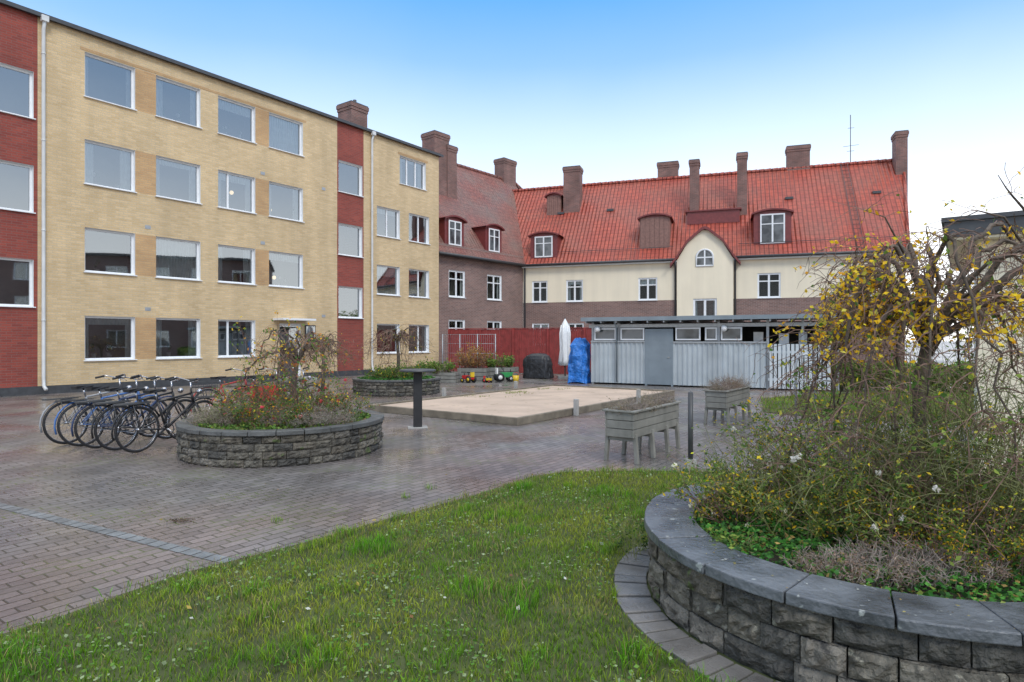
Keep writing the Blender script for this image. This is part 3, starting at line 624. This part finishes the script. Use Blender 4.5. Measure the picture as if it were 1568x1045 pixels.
def weeping(name,trunk,rads,limbs,ntw,twL,leafsz,lcols,lw,leafside,sc=1,twm=None,lf=1.,ysplit=None,extra=()):
    e=empty(name); m=MB(); m.tube(trunk,rads,BARK,10); top=Vector(trunk[-1]); lp=[]
    def twigs(P,az,ntw,n):
        for t in range(ntw):
            k=R.randint(2,n); p=P[k]; a=az+R.gauss(0,.9); L=twL*R.uniform(.35,1.25)
            Q=grow(p,(math.cos(a),math.sin(a),R.uniform(-.2,.9)),L,9,.24,.22); m.tube(Q,[.0045*sc*(1-.09*q) for q in range(10)],twm or TWIG,3)
            for q in Q[1:]:
                if R.random()<leafside(q): lp.append(q)
            for j in range(4):
                kk=R.randint(1,8); Q2=grow(Q[kk],(R.gauss(0,1),R.gauss(0,1),R.gauss(-.1,.5)),L*.35,4,.2,.28); m.tube(Q2,.002*sc,twm or TWIG,3)
                for q in Q2[1:]:
                    if R.random()<leafside(q): lp.append(q)
    for az,out,rise,drop,r in limbs:
        P=[];n=12
        for i in range(n+1):
            s=i/n; hor=out*(s**.85); z=rise*math.sin(math.pi*min(s*1.15,1)*.75)-drop*s**2.6
            P.append(top+Vector((math.cos(az)*hor+R.gauss(0,.022*sc),math.sin(az)*hor+R.gauss(0,.022*sc),z+R.gauss(0,.02*sc))))
        P[0]=top-Vector((0,0,R.uniform(0,.15)*sc)); m.tube(P,[r*(1-.85*i/n)+.002*sc for i in range(n+1)],BARK,5)
        twigs(P,az,ntw,n)
    for P,r in extra:
        P=[Vector(p) for p in P]; m.tube(P,[r*(1-.8*i/(len(P)-1)) for i in range(len(P))],BARK,6)
        for t in range(7):
            k=R.randint(1,len(P)-1); Q=grow(P[k],(R.gauss(0,1),R.gauss(0,1),.5),.22,5,.1,.3); m.tube(Q,.002,TWIG,3); lp+=[q for q in Q[2:] if R.random()<.45]
    m.build('trunk_and_branches',e)
    A=np.array([tuple(p) for p in lp]); n=int(len(A)*lf); A=A[NR.integers(0,len(A),n)]+NR.normal(0,leafsz*.9,(n,3))
    C=pal(lcols,n,lw,.2)
    if ysplit is not None:
        lo=A[:,2]<ysplit; k=int(lo.sum()); C[lo]=pal(GREENS+[YEL[3],YEL[1]],k,[3,4,1,4,2,1],.25)
    leaves('foliage',A,NR.uniform(.6,1.25,n)*leafsz,np.minimum(C,.95),e,aspect=.6)
    return e
limbs=[]
for i in range(17):
    az=2*math.pi*i/17+R.uniform(-.15,.15); left=max(0,-math.cos(az))
    limbs.append((az,R.uniform(.6,1.1)*(1-.35*left),R.uniform(.3,.76),R.uniform(.4,1.0),R.uniform(.013,.024)))
limbs+= [(-.1,1.25,.5,.2,.034),(2.6,.6,.62,.5,.028),(3.3,.7,.5,.8,.026),(.5,1.4,.8,.1,.024),(-.5,1.2,.75,.3,.022),(3.0,.55,.35,.9,.018),(3.6,.8,.3,1.0,.015),(2.8,.85,.2,1.05,.015),(.1,.9,.7,.5,.022)]
def lside(p):
    cl=math.sin(p.x*9+1)+math.sin(p.z*8)+math.sin(p.y*8+2)   # leaves hang on in clumps
    if p.z>1.62 and p.x<2.85: return .62 if cl>-.3 else .12
    if p.z>1.7: return .26 if cl>0 else .06
    return .15
weeping('weeping_tree',[(2.55,4.0,.33),(2.52,3.98,.55),(2.545,3.985,.8),(2.60,4.0,1.05),(2.61,4.02,1.35),(2.66,4,1.68)],[.058,.046,.040,.037,.038,.032],limbs,21,.56,.0185,YEL+GREENS[:2],[4,4,2,2,.6,.6],lside,lf=1.1,ysplit=1.5,
    extra=[([(3.5,4.1,2.1),(3.45,4.1,2.35),(3.3,4.05,2.5),(3.2,4.02,2.58),(3.15,4.0,2.62),(3.1,4.0,2.7)],.012),([(3.3,4.0,2.2),(3.1,3.95,2.42),(2.9,3.9,2.45),(2.75,3.9,2.38)],.009),([(2.5,4.0,2.2),(2.35,3.95,2.42),(2.2,3.9,2.45)],.007)])
PAL=GREENS+YEL[:2]+[(.46,.48,.10)]
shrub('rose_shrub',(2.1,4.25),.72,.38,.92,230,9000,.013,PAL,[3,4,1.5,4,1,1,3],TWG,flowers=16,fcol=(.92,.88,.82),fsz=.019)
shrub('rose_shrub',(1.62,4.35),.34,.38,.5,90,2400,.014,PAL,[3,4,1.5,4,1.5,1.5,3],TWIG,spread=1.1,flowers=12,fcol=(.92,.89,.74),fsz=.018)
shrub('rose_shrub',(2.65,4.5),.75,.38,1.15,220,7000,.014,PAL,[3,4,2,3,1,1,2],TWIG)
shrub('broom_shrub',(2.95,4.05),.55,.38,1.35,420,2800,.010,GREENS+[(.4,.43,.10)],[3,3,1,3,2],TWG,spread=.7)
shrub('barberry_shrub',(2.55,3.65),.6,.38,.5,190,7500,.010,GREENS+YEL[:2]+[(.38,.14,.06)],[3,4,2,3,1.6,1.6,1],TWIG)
shrub('dry_heather',(2.05,3.32),.66,.40,.17,520,3600,.007,[(.34,.21,.16),(.46,.33,.25),(.2,.17,.08)],[3,2,2],TWGY,ry=.28,r0=.003)
shrub('ivy_shrub',(.92,4.72),.14,.0,.38,16,420,.017,GREENS,None,TWG)
shrub('ivy_shrub',(1.32,3.75),.2,.38,.12,40,500,.018,GREENS,None,TWG,spread=1.5)
def groundcover(name,c,r,z,N,sz,cols,w):
    a=NR.uniform(0,2*np.pi,N);q=np.sqrt(NR.random(N))*r; x=c[0]+q*np.cos(a);y=c[1]+q*np.sin(a)
    zz=z+NR.uniform(0,.06,N)+.03*pn(x,y,9,1); P=np.c_[x,y,zz]
    return leaves(name,P,NR.uniform(.6,1.3,N)*sz,pal(cols,N,w,.35),aspect=.75,flat=.6)
groundcover('ivy_groundcover',C1,1.14,.40,12000,.016,[(.06,.22,.035),(.11,.33,.05),(.04,.12,.025),(.24,.30,.06),(.45,.3,.1)],[4,4,3,1,1])
# planter 2 plants
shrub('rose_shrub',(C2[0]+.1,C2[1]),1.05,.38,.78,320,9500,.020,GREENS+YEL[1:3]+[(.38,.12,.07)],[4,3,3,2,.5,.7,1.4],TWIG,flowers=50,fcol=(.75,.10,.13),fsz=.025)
shrub('dry_heather',(C2[0]+.5,C2[1]-.5),.75,.42,.32,520,6000,.011,[(.34,.32,.27),(.42,.40,.32),(.18,.2,.09)],[3,2,2],TWGY,ry=.55)
shrub('dry_heather',(C2[0]-.75,C2[1]-.4),.5,.42,.32,320,3600,.011,[(.34,.34,.19),(.26,.28,.13),(.18,.2,.09)],[3,2,2],TWGY)
groundcover('groundcover',C2,1.25,.42,7000,.022,GREENS+[(.25,.15,.08)],[3,3,2,1,1])
l2=[(2*math.pi*i/11+R.uniform(-.3,.3),R.uniform(.25,.9),R.uniform(.05,.6),R.uniform(.1,.7),.018) for i in range(11)]
weeping('small_weeping_tree',[(C2[0]+.15,C2[1]+.1,.35),(C2[0]+.1,C2[1]+.1,.9),(C2[0]+.15,C2[1]+.1,1.35)],[.045,.035,.03],l2,13,.5,.024,[YEL[2]]+GREENS+[(.42,.13,.05),(.55,.25,.06)],[1,2,3,1,1.5,2.5,2],lambda p:.24 if math.sin(p.x*6)+math.sin(p.z*7)>-.2 else .05,lf=1.3)
m=MB(); e=empty('bare_shoots'); sp_=[]
for i in range(9):
    P=grow((C2[0]+R.uniform(-.5,.3),C2[1]+R.uniform(-.2,.2),.5),(R.gauss(0,.2),R.gauss(0,.2),1),R.uniform(1.3,1.9),9,0,.12); m.tube(P,[.008-.0007*k for k in range(10)],TWIG,4); sp_+= [tuple(p) for p in P[5:]]
m.build('shoots',e)
A=np.array(sp_); A=A[NR.integers(0,len(A),130)]+NR.normal(0,.035,(130,3)); leaves('foliage',A,.028,pal(YEL[1:]+GREENS[:2],130),e,aspect=.5)
shrub('rose_shrub',C3,1.0,.4,.55,120,4200,.032,GREENS+YEL[:1]+[(.3,.12,.08)],[4,3,3,2,.5,.5],TWIG)
groundcover('groundcover',C3,1.2,.42,3500,.04,[(.05,.22,.035),(.10,.28,.05),(.07,.13,.035)],[1,1,1])
for cx,cy,h in ((-3.55,19.4,2.3),(-5.5,18.2,1.9)):
    l3=[(2*math.pi*i/10+.2,R.uniform(.4,.95),R.uniform(.2,.5),R.uniform(.3,.9),.02) for i in range(10)]
    weeping('small_weeping_tree',[(cx,cy,0.1),(cx+.04,cy,h*.45),(cx,cy,h*.72)],[.06,.05,.04],l3,12,.8,.025,YEL+GREENS,None,lambda p:.07,sc=1.7)
shrub('autumn_bush',(-1.6,25.6),.55,.45,1.0,60,1500,.05,[(.4,.18,.07),(.28,.2,.08),(.5,.28,.08)],None,TWIG,r0=.01)
shrub('green_bush',(-.5,25.9),.6,.5,.55,60,1300,.05,GREENS,None,TWIG,r0=.01)
shrub('green_bush',(-3.0,24.2),.8,.35,.55,60,1600,.05,GREENS,None,TWIG,r0=.01)
WGREY=simple('grey_wood',(.235,.23,.205),.65,var=.22,sc=5,bm=.3,streak=.2)
def woodbox(name,x,y,w,d,h,rot,mat):
    m=MB(); 
    for k in range(3):
        z0=h*k/3+.01; z1=h*(k+1)/3-.01
        m.box(0,w,0,.03,z0,z1,mat);m.box(0,w,d-.03,d,z0,z1,mat);m.box(0,.03,.03,d-.03,z0,z1,mat);m.box(w-.03,w,.03,d-.03,z0,z1,mat)
    m.box(.03,w-.03,.03,d-.03,.02,h*.8,SOIL2); m.build(name,None,loc=(x,y,0),rot=rot)
woodbox('wooden_planter_box',-2.2,25.2,1.2,.8,.5,-.2,WGREY); woodbox('wooden_planter_box',-.95,25.5,1.1,.8,.52,-.2,WGREY); woodbox('wooden_planter_box',-3.9,24.0,1.8,.8,.4,-.2,WGREY)
def hedge(name,a,b,h,t,N,sz=(.05,.1)):
    a=np.array(a);b=np.array(b); s=NR.random(N); f=NR.uniform(-1,1,N); z=NR.random(N)**.7
    d=(b-a)/np.linalg.norm(b-a); nrm=np.array([-d[1],d[0]]); P=a+(b-a)*s[:,None]+nrm*(f*t/2)[:,None]
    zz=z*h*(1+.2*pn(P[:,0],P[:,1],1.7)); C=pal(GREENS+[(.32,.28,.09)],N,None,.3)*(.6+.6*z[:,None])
    return leaves(name,np.c_[P,zz],NR.uniform(*sz,N),C)
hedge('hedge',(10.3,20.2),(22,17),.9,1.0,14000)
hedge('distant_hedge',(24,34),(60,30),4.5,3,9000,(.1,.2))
# ================================================================ boules court
SAND=simple('sand_gravel',(.50,.385,.30),.9,var=.15,sc=1.2,bm=.5,bsc=90,speck=((.36,.28,.2),5,.62))
WD=simple('weathered_timber',(.19,.16,.12),.8,var=.3,sc=4,bm=.4)
e=empty('boules_court',(.11,11.95,0),UANG); m=MB(); LL,WW=8.0,4.25
m.face([(.1,.1,.11),(LL-.1,.1,.11),(LL-.1,WW-.1,.11),(.1,WW-.1,.11)],SAND)
for (x0,x1,y0,y1) in ((0,LL,0,.09),(0,LL,WW-.09,WW),(0,.09,.093,WW-.093),(LL-.09,LL,.093,WW-.093)): m.box(x0,x1,y0,y1,0,.15,WD)
m.build('frame_and_sand',e,bevel=.01)
m=MB()
for x,y in ((2.0,-.1),(5.2,-.1),(2.7,WW+.1),(6.0,WW+.1)): m.box(x,x+.09,y-.045,y+.045,0,.36,CONC)
m.build('posts',e,bevel=.008)
n=1500;u=np.array([.5848,.8112]);vv=np.array([-.8112,.5848]);t=NR.uniform(3,7.5,n);q=NR.normal(3.6,.3,n)
P=np.array([.11,11.95])+u*t[:,None]+vv*q[:,None]; k=(pn(P[:,0],P[:,1],3,1)>.2)&(q<4.1)
P=P[k];n=len(P); blades('court_weeds',np.c_[P,np.full(n,.11)],NR.uniform(.02,.05,n),np.full(n,.012),pal([(.2,.3,.05),(.35,.36,.12)],n))
# ================================================================ raised planters
def raised(x,y,rot,Lx,W,zb,zt):
    e=empty('raised_planter_box',(x,y,0),rot); m=MB(); n=3
    for k in range(n):
        z0=zb+(zt-zb)*k/n+.004;z1=zb+(zt-zb)*(k+1)/n-.004
        m.box(0,Lx,0,.025,z0,z1,WGREY);m.box(0,Lx,W-.025,W,z0,z1,WGREY);m.box(0,.025,.027,W-.027,z0,z1,WGREY);m.box(Lx-.025,Lx,.027,W-.027,z0,z1,WGREY)
    m.box(-.03,Lx+.03,-.03,.03,zt,zt+.025,WGREY);m.box(-.03,Lx+.03,W-.03,W+.03,zt,zt+.025,WGREY);m.box(-.03,.03,.03,W-.03,zt,zt+.025,WGREY);m.box(Lx-.03,Lx+.03,.03,W-.03,zt,zt+.025,WGREY)
    m.box(.027,Lx-.027,.027,W-.027,zb+.01,zt-.04,SOIL2)
    for px in (.04,Lx*.36,Lx*.68,Lx-.1):
        for py,s in ((-.012,-1),(W-.05+.012,1)):
            m.mesh([(px,py,zb+.05),(px+.06,py,zb+.05),(px+.06,py+.05,zb+.05),(px,py+.05,zb+.05),(px,py+s*.03,0),(px+.06,py+s*.03,0),(px+.06,py+.05+s*.03,0),(px,py+.05+s*.03,0)],[(3,2,1,0),(4,5,6,7),(0,1,5,4),(1,2,6,5),(2,3,7,6),(3,0,4,7)],WGREY)
        m.box(px+.01,px+.05,.03,W-.03,zb-.05,zb-.005,WGREY)
    m.build('box_and_legs',e,bevel=.004)
    return e
def heather_in(x,y,rot,Lx,W,z,h):
    u=Vector((math.cos(rot),math.sin(rot)));v=Vector((-u.y,u.x)); k=max(2,int(Lx/.35))
    for i in range(k):
        c=Vector((x,y))+u*(Lx*(i+.5)/k)+v*W/2
        shrub('heather_plant',(c.x,c.y),.22,z,h*R.uniform(.8,1.35),110,1000,.009,[(.26,.2,.13),(.22,.22,.1),(.38,.3,.22)],None,R.choice([TWGY,TWIG]),spread=1.0,r0=.003)
raised(1.60,8.25,UANG,1.62,.42,.34,.68); heather_in(1.60,8.25,UANG,1.62,.42,.62,.27)
raised(4.11,12.0,UANG,1.6,.42,.32,.64); heather_in(4.11,12.0,UANG,1.6,.42,.6,.3)
# ================================================================ bollards / posts
m=MB(); x,y=-1.76,11.7
m.box(-.08,.08,-.06,.06,.02,1.05,BLK); m.box(-.18,.18,-.15,.15,0,.02,CONC); m.lathe([(.001,1.05),(.33,1.05),(.34,1.065),(.33,1.09),(.001,1.09)],(0,0,0),DKG,24)
m.build('black_standing_table',None,bevel=.004,loc=(x,y,0),rot=.2)
m=MB(); m.tube([(0,0,.1),(0,0,.98)],.032,DKG,12); m.lathe([(.001,1.0),(.034,.98)],(0,0,0),DKG,12); m.box(-.06,.06,-.06,.06,0,.14,CONC); m.build('steel_bollard',None,loc=(2.25,7.9,0))
m=MB(); m.tube([(0,0,0),(0,0,1.15),(.05,0,1.3),(.2,0,1.35),(.35,0,1.3),(.4,0,1.15),(.4,0,0)],.025,GRM,8); m.build('steel_hoop_stand',None,loc=(5.75,12.7,0))
# ================================================================ folded parasol, grill, tarp, toys
m=MB(); m.lathe([(.001,2.55),(.03,2.5),(.14,2.3),(.2,1.9),(.17,1.2),(.24,.75),(.26,.55),(.001,.6)],(0,0,0),WH,12); m.tube([(0,0,0),(0,0,.7)],.03,DKG,8); m.box(-.3,.3,-.3,.3,0,.1,CONC); m.tube([(0,0,2.5),(0,0,2.62)],.015,DKG,6)
for k in range(6): a=k*math.pi/3; m.tube([(.15*math.cos(a),.15*math.sin(a),2.25),(.21*math.cos(a),.21*math.sin(a),1.9),(.19*math.cos(a+.1),.19*math.sin(a+.1),1.2),(.27*math.cos(a),.27*math.sin(a),.6)],.035,WH,6)
m.build('folded_parasol',None,loc=(2.25,26.6,0))
BLP=simple('black_cover_fabric',(.022,.022,.025),.45,var=.3,sc=5,bm=.8,bsc=6,dist=.05)
BLT=simple('blue_tarpaulin',(.025,.18,.58),.35,var=.35,sc=4,bm=1,bsc=6,dist=.12)
def cloth(name,loc,prof,mat,sq,amp,rot=0,n=36):
    vs=[];fs=[]
    for i,(r,z) in enumerate(prof):
        for k in range(n):
            a=2*math.pi*k/n; c,s=math.cos(a),math.sin(a); q=r*(1+amp*math.sin(a*5+z*4)+amp*.6*math.sin(a*9-z*7)+R.uniform(-.5,.5)*amp)
            ex=.55; vs.append((q*sq[0]*math.copysign(abs(c)**ex,c),q*sq[1]*math.copysign(abs(s)**ex,s),z+amp*.3*math.sin(a*3)))
    for i in range(len(prof)-1):
        for k in range(n): fs.append((i*n+k,i*n+(k+1)%n,(i+1)*n+(k+1)%n,(i+1)*n+k))
    m=MB(); m.mesh(vs,fs,mat,False); return m.build(name,None,loc=loc,rot=rot)
cloth('covered_grill',(1.1,26.6,0),[(1.05,.02),(1.0,.3),(1,.6),(.95,.8),(.8,.95),(.5,1.03),(.01,1.05)],BLP,(.6,.35),.05,-.3)
cloth('tarpaulin_covered_furniture',(2.58,23.85,0),[(1.15,.02),(1.0,.25),(1.05,.5),(.92,.75),(1.0,1.0),(.86,1.25),(.9,1.42),(.7,1.55),(.5,1.68),(.2,1.66),(.01,1.7)],BLT,(.36,.4),.10,-.4)
TG=simple('toy_green',(.03,.28,.08),.35,var=.1);TY=simple('toy_yellow',(.75,.5,.03),.35,var=.1);TRd=simple('toy_red',(.6,.03,.03),.35,var=.1)
def tractor(loc,rot,c1,c2,s=1):
    m=MB(); T=Matrix.Scale(s,4)
    m.box(-.1,.45,-.12,.12,.2,.42,c1,T); m.box(-.3,-.1,-.16,.16,.2,.34,c1,T); m.box(-.34,-.28,-.14,.14,.34,.62,c2,T); m.tube([Vector((.05,0,.42))*s,Vector((-.02,0,.58))*s],.015,BLK,6); m.box(-.06,.02,-.09,.09,.57,.6,BLK,T); m.tube([Vector((.36,0,.42))*s,Vector((.36,0,.55))*s],.018,BLK,6)
    for x,r,w in ((-.2,.2,.09),(.33,.13,.07)):
        for sd in (-1,1):
            y0=sd*.17*s; m.tube([(x*s,y0,r*s),(x*s,y0+sd*w*s,r*s)],r*s,BLK,16); m.tube([(x*s,y0,r*s),(x*s,y0+sd*(w+.01)*s,r*s)],r*.5*s,c2,12)
    m.build('toy_tractor',None,loc=loc,rot=rot)
tractor((-.35,24.6,0),.3,TG,CUR,.85); tractor((-1.65,23.9,0),2.4,TRd,TY,.65); tractor((-.95,24.0,0),-.5,TY,TRd,.4)
m=MB(); m.lathe([(.001,0),(.1,0),(.13,.25),(.12,.25),(.1,.03),(.001,.03)],(0,0,0),TY,14); m.tube([(.13*math.cos(t),0,.25+.12*math.sin(t)) for t in [math.pi*i/8 for i in range(9)]],.006,TRd,5); m.build('toy_bucket',None,loc=(.15,24.3,0))
# ================================================================ bicycles
CHR=simple('chrome',(.45,.45,.47),.25,metal=1,var=.05)
def bicycle(loc,rot,fmat,basket=False,tilt=0,tyre=None,bag=None):
    e=empty('bicycle',(loc[0],loc[1],0),rot); e.rotation_euler=(tilt,0,rot); m=MB(); tyre=tyre or BLK; r=.335
    for x in (0,1.06):
        m.tube([(x+r*.95*math.cos(t),0,.34+r*.95*math.sin(t)) for t in [2*math.pi*i/32 for i in range(32)]],.019,tyre,6,closed=True)
        m.tube([(x+.3*math.cos(t),0,.34+.3*math.sin(t)) for t in [2*math.pi*i/28 for i in range(28)]],.008,CHR,4,closed=True)
        m.tube([(x,-.045,.34),(x,.045,.34)],.022,CHR,8)
        for i in range(18): t=2*math.pi*i/18; sd=.03*(-1)**i; m.tube([(x+.02*math.cos(t+.6*(-1)**(i//2)),sd,.34),(x+.3*math.cos(t),0,.34+.3*math.sin(t))],.002,CHR,3)
        m.tube([(x+.365*math.cos(t),0,.34+.365*math.sin(t)) for t in [(.15 if x==0 else .35)*math.pi+ (.95 if x==0 else .55)*math.pi*i/10 for i in range(11)]],.014,fmat,5)
    bb=(.44,0,.29);st=(.30,0,.72);hd=(.86,0,.80);hd2=(.89,0,.66)
    for a,b,w in ((bb,st,.017),(st,hd,.016),(bb,hd2,.019),(hd,hd2,.02)): m.tube([a,b],w,fmat,8)
    for sd in (-.045,.045):
        m.tube([(0,sd,.34),(bb[0],sd*.6,bb[2])],.01,fmat,6); m.tube([(0,sd,.34),(st[0],sd*.3,st[2]-.04)],.009,fmat,6); m.tube([(hd2[0]+.01,sd,hd2[2]-.02),(.97,sd,.5),(1.06,sd,.34)],.011,fmat,6)
        m.tube([(0,sd,.34),(-.1,sd*1.3,.7)],.006,DKG,4)
    m.tube([st,(.265,0,.86)],.013,CHR,8)
    m.mesh([(.12,-.09,.9),(.12,.09,.9),(.3,.03,.905),(.42,.018,.9),(.42,-.018,.9),(.3,-.03,.905),(.13,-.07,.85),(.13,.07,.85),(.4,.012,.87),(.4,-.012,.87)],[(0,5,2,1),(5,4,3,2),(0,1,7,6),(1,2,3,8,7),(0,6,9,4,5),(3,4,9,8),(6,7,8,9)],BLK)
    m.tube([hd,(.84,0,.98)],.013,CHR,8); m.tube([(.66,-.29,1.03),(.78,-.26,1.05),(.88,-.12,1.0),(.86,0,.98),(.88,.12,1.0),(.78,.26,1.05),(.66,.29,1.03)],.011,CHR,6)
    for sd in (-1,1): m.tube([(.62,sd*.3,1.02),(.75,sd*.27,1.045)],.018,BLK,6); m.tube([(.72,sd*.25,1.02),(.8,sd*.2,.98)],.006,CHR,4)
    m.box(-.3,.16,-.06,.06,.71,.722,DKG); 
    for sd in (-.06,0,.06): m.tube([(-.32,sd,.73),(.2,sd,.73)],.006,DKG,4)
    m.tube([(.44,-.07,.29),(.44,.07,.29)],.015,CHR,6); m.tube([(bb[0]+.09*math.cos(t),-.05,.29+.09*math.sin(t)) for t in [2*math.pi*i/16 for i in range(16)]],.008,DKG,4,closed=True)
    m.tube([(.44,-.07,.29),(.55,-.08,.18)],.008,CHR,4); m.box(.51,.61,-.18,-.09,.165,.19,BLK); m.tube([(.44,.07,.29),(.33,.08,.4)],.008,CHR,4); m.box(.28,.38,.09,.18,.39,.415,BLK)
    m.tube([(.44,-.05,.38),(0,-.05,.38)],.004,DKG,4); m.tube([(.44,-.05,.2),(0,-.05,.3)],.004,DKG,4)
    m.tube([(.34,.03,.28),(.22,.16,.02)],.008,CHR,5)
    m.ball((1.0,0,.82),.045,CHR,8)
    if basket:
        for z in (.72,.8,.88,.96): m.tube([(.95,-.15,z),(1.25,-.17,z),(1.25,.17,z),(.95,.15,z)],.004,DKG,4,closed=True)
        for i in range(7): y=-.15+.05*i; m.tube([(1.25,y,.72),(1.25,y,.96)],.003,DKG,3); m.tube([(.95,y,.72),(1.25,y,.72)],.003,DKG,3)
        for i in range(6): xx=.95+.05*i; m.tube([(xx,-.16,.72),(xx,-.16,.96)],.003,DKG,3); m.tube([(xx,.16,.72),(xx,.16,.96)],.003,DKG,3)
    if bag: m.box(-.3,.1,.08,.2,.42,.72,bag); m.box(-.3,.1,-.2,-.08,.42,.72,bag)
    m.build('frame_and_wheels',e)
def paint(n,c): return simple(n,c,.3,var=.08)
PB=[paint('bike_blue',(.06,.15,.38)),paint('bike_black',(.02,.02,.022)),paint('bike_grey',(.3,.31,.33)),paint('bike_darkblue',(.03,.05,.12)),paint('bike_red',(.4,.03,.03))]
bx=[(-5.45,9.12,1,1),(-5.85,9.3,1,0),(-6.25,9.48,3,0),(-6.62,9.66,0,0),(-7.0,9.86,2,0)]
for i,(x,y,c,bk) in enumerate(bx): bicycle((x,y),UANG+.08+R.uniform(-.08,.08),PB[c],basket=bool(bk),tilt=R.uniform(-.09,.02))
for x,y,c,bk,bg in [(-6.0,12.4,4,1,None),(-5.4,12.6,1,1,None),(-4.9,12.7,1,0,TRd)]: bicycle((x,y),UANG+R.uniform(-.15,.15),PB[c],basket=bool(bk),tilt=-.06,bag=bg)
# ================================================================ sky, sun, camera
SE,SR=math.radians(40),math.radians(155)
w=bpy.data.worlds.new('World'); scene.world=w; w.use_nodes=True; n=w.node_tree.nodes; l=w.node_tree.links; bg=n['Background']
sky=n.new('ShaderNodeTexSky'); sky.sky_type='NISHITA'; sky.sun_disc=False; sky.sun_elevation=SE; sky.sun_rotation=SR; sky.air_density=1.3; sky.dust_density=.6; sky.ozone_density=2.5
tc=n.new('ShaderNodeTexCoord'); sp=n.new('ShaderNodeSeparateXYZ'); l.new(tc.outputs['Generated'],sp.inputs[0])
rp=n.new('ShaderNodeValToRGB'); cr=rp.color_ramp
stops=[(0,1),(.15,.8),(.22,.52),(.316,.32),(.40,.12),(.48,.02),(.56,.08),(.75,.7),(1,.9)]
cr.elements[0].position=0;cr.elements[0].color=(1,1,1,1);cr.elements[1].position=1;cr.elements[1].color=(.9,.9,.9,1)
for p,v in stops[1:-1]: x=cr.elements.new(p); x.color=(v,v,v,1)
nz=n.new('ShaderNodeTexNoise'); nz.inputs['Scale'].default_value=2.2; nz.inputs['Detail'].default_value=4; l.new(tc.outputs['Generated'],nz.inputs['Vector'])
ma=n.new('ShaderNodeMath'); ma.operation='MULTIPLY_ADD'; l.new(nz.outputs['Fac'],ma.inputs[0]); ma.inputs[1].default_value=-.06; l.new(sp.outputs[2],ma.inputs[2])
mb_=n.new('ShaderNodeMath'); mb_.operation='ADD'; l.new(ma.outputs[0],mb_.inputs[0]); mb_.inputs[1].default_value=.03; l.new(mb_.outputs[0],rp.inputs[0])
c0=mixn(n,l,.85,sky.outputs[0],(.8,3.3,7.2)); c=mixn(n,l,rp.outputs[0],c0,(12.6,12.5,12.2)); l.new(c,bg.inputs[0]); bg.inputs[1].default_value=.15
sd=bpy.data.lights.new('sun','SUN'); sd.energy=1.5; sd.angle=math.radians(16); sd.color=(1,.95,.87); so=bpy.data.objects.new('sun',sd); scene.collection.objects.link(so)
dv=Vector((math.sin(SR)*math.cos(SE),math.cos(SR)*math.cos(SE),math.sin(SE))); so.rotation_euler=dv.to_track_quat('Z','Y').to_euler()
cd=bpy.data.cameras.new('camera'); cd.lens=22.04; cd.sensor_width=36; cd.clip_end=2000; cd.clip_start=.05; cd.shift_y=-.0016
co=bpy.data.objects.new('camera',cd); co.location=(0,0,1.65); co.rotation_euler=(math.radians(90),0,0); scene.collection.objects.link(co); scene.camera=co
scene.view_settings.view_transform='Standard'; scene.view_settings.look='None'; scene.view_settings.exposure=0
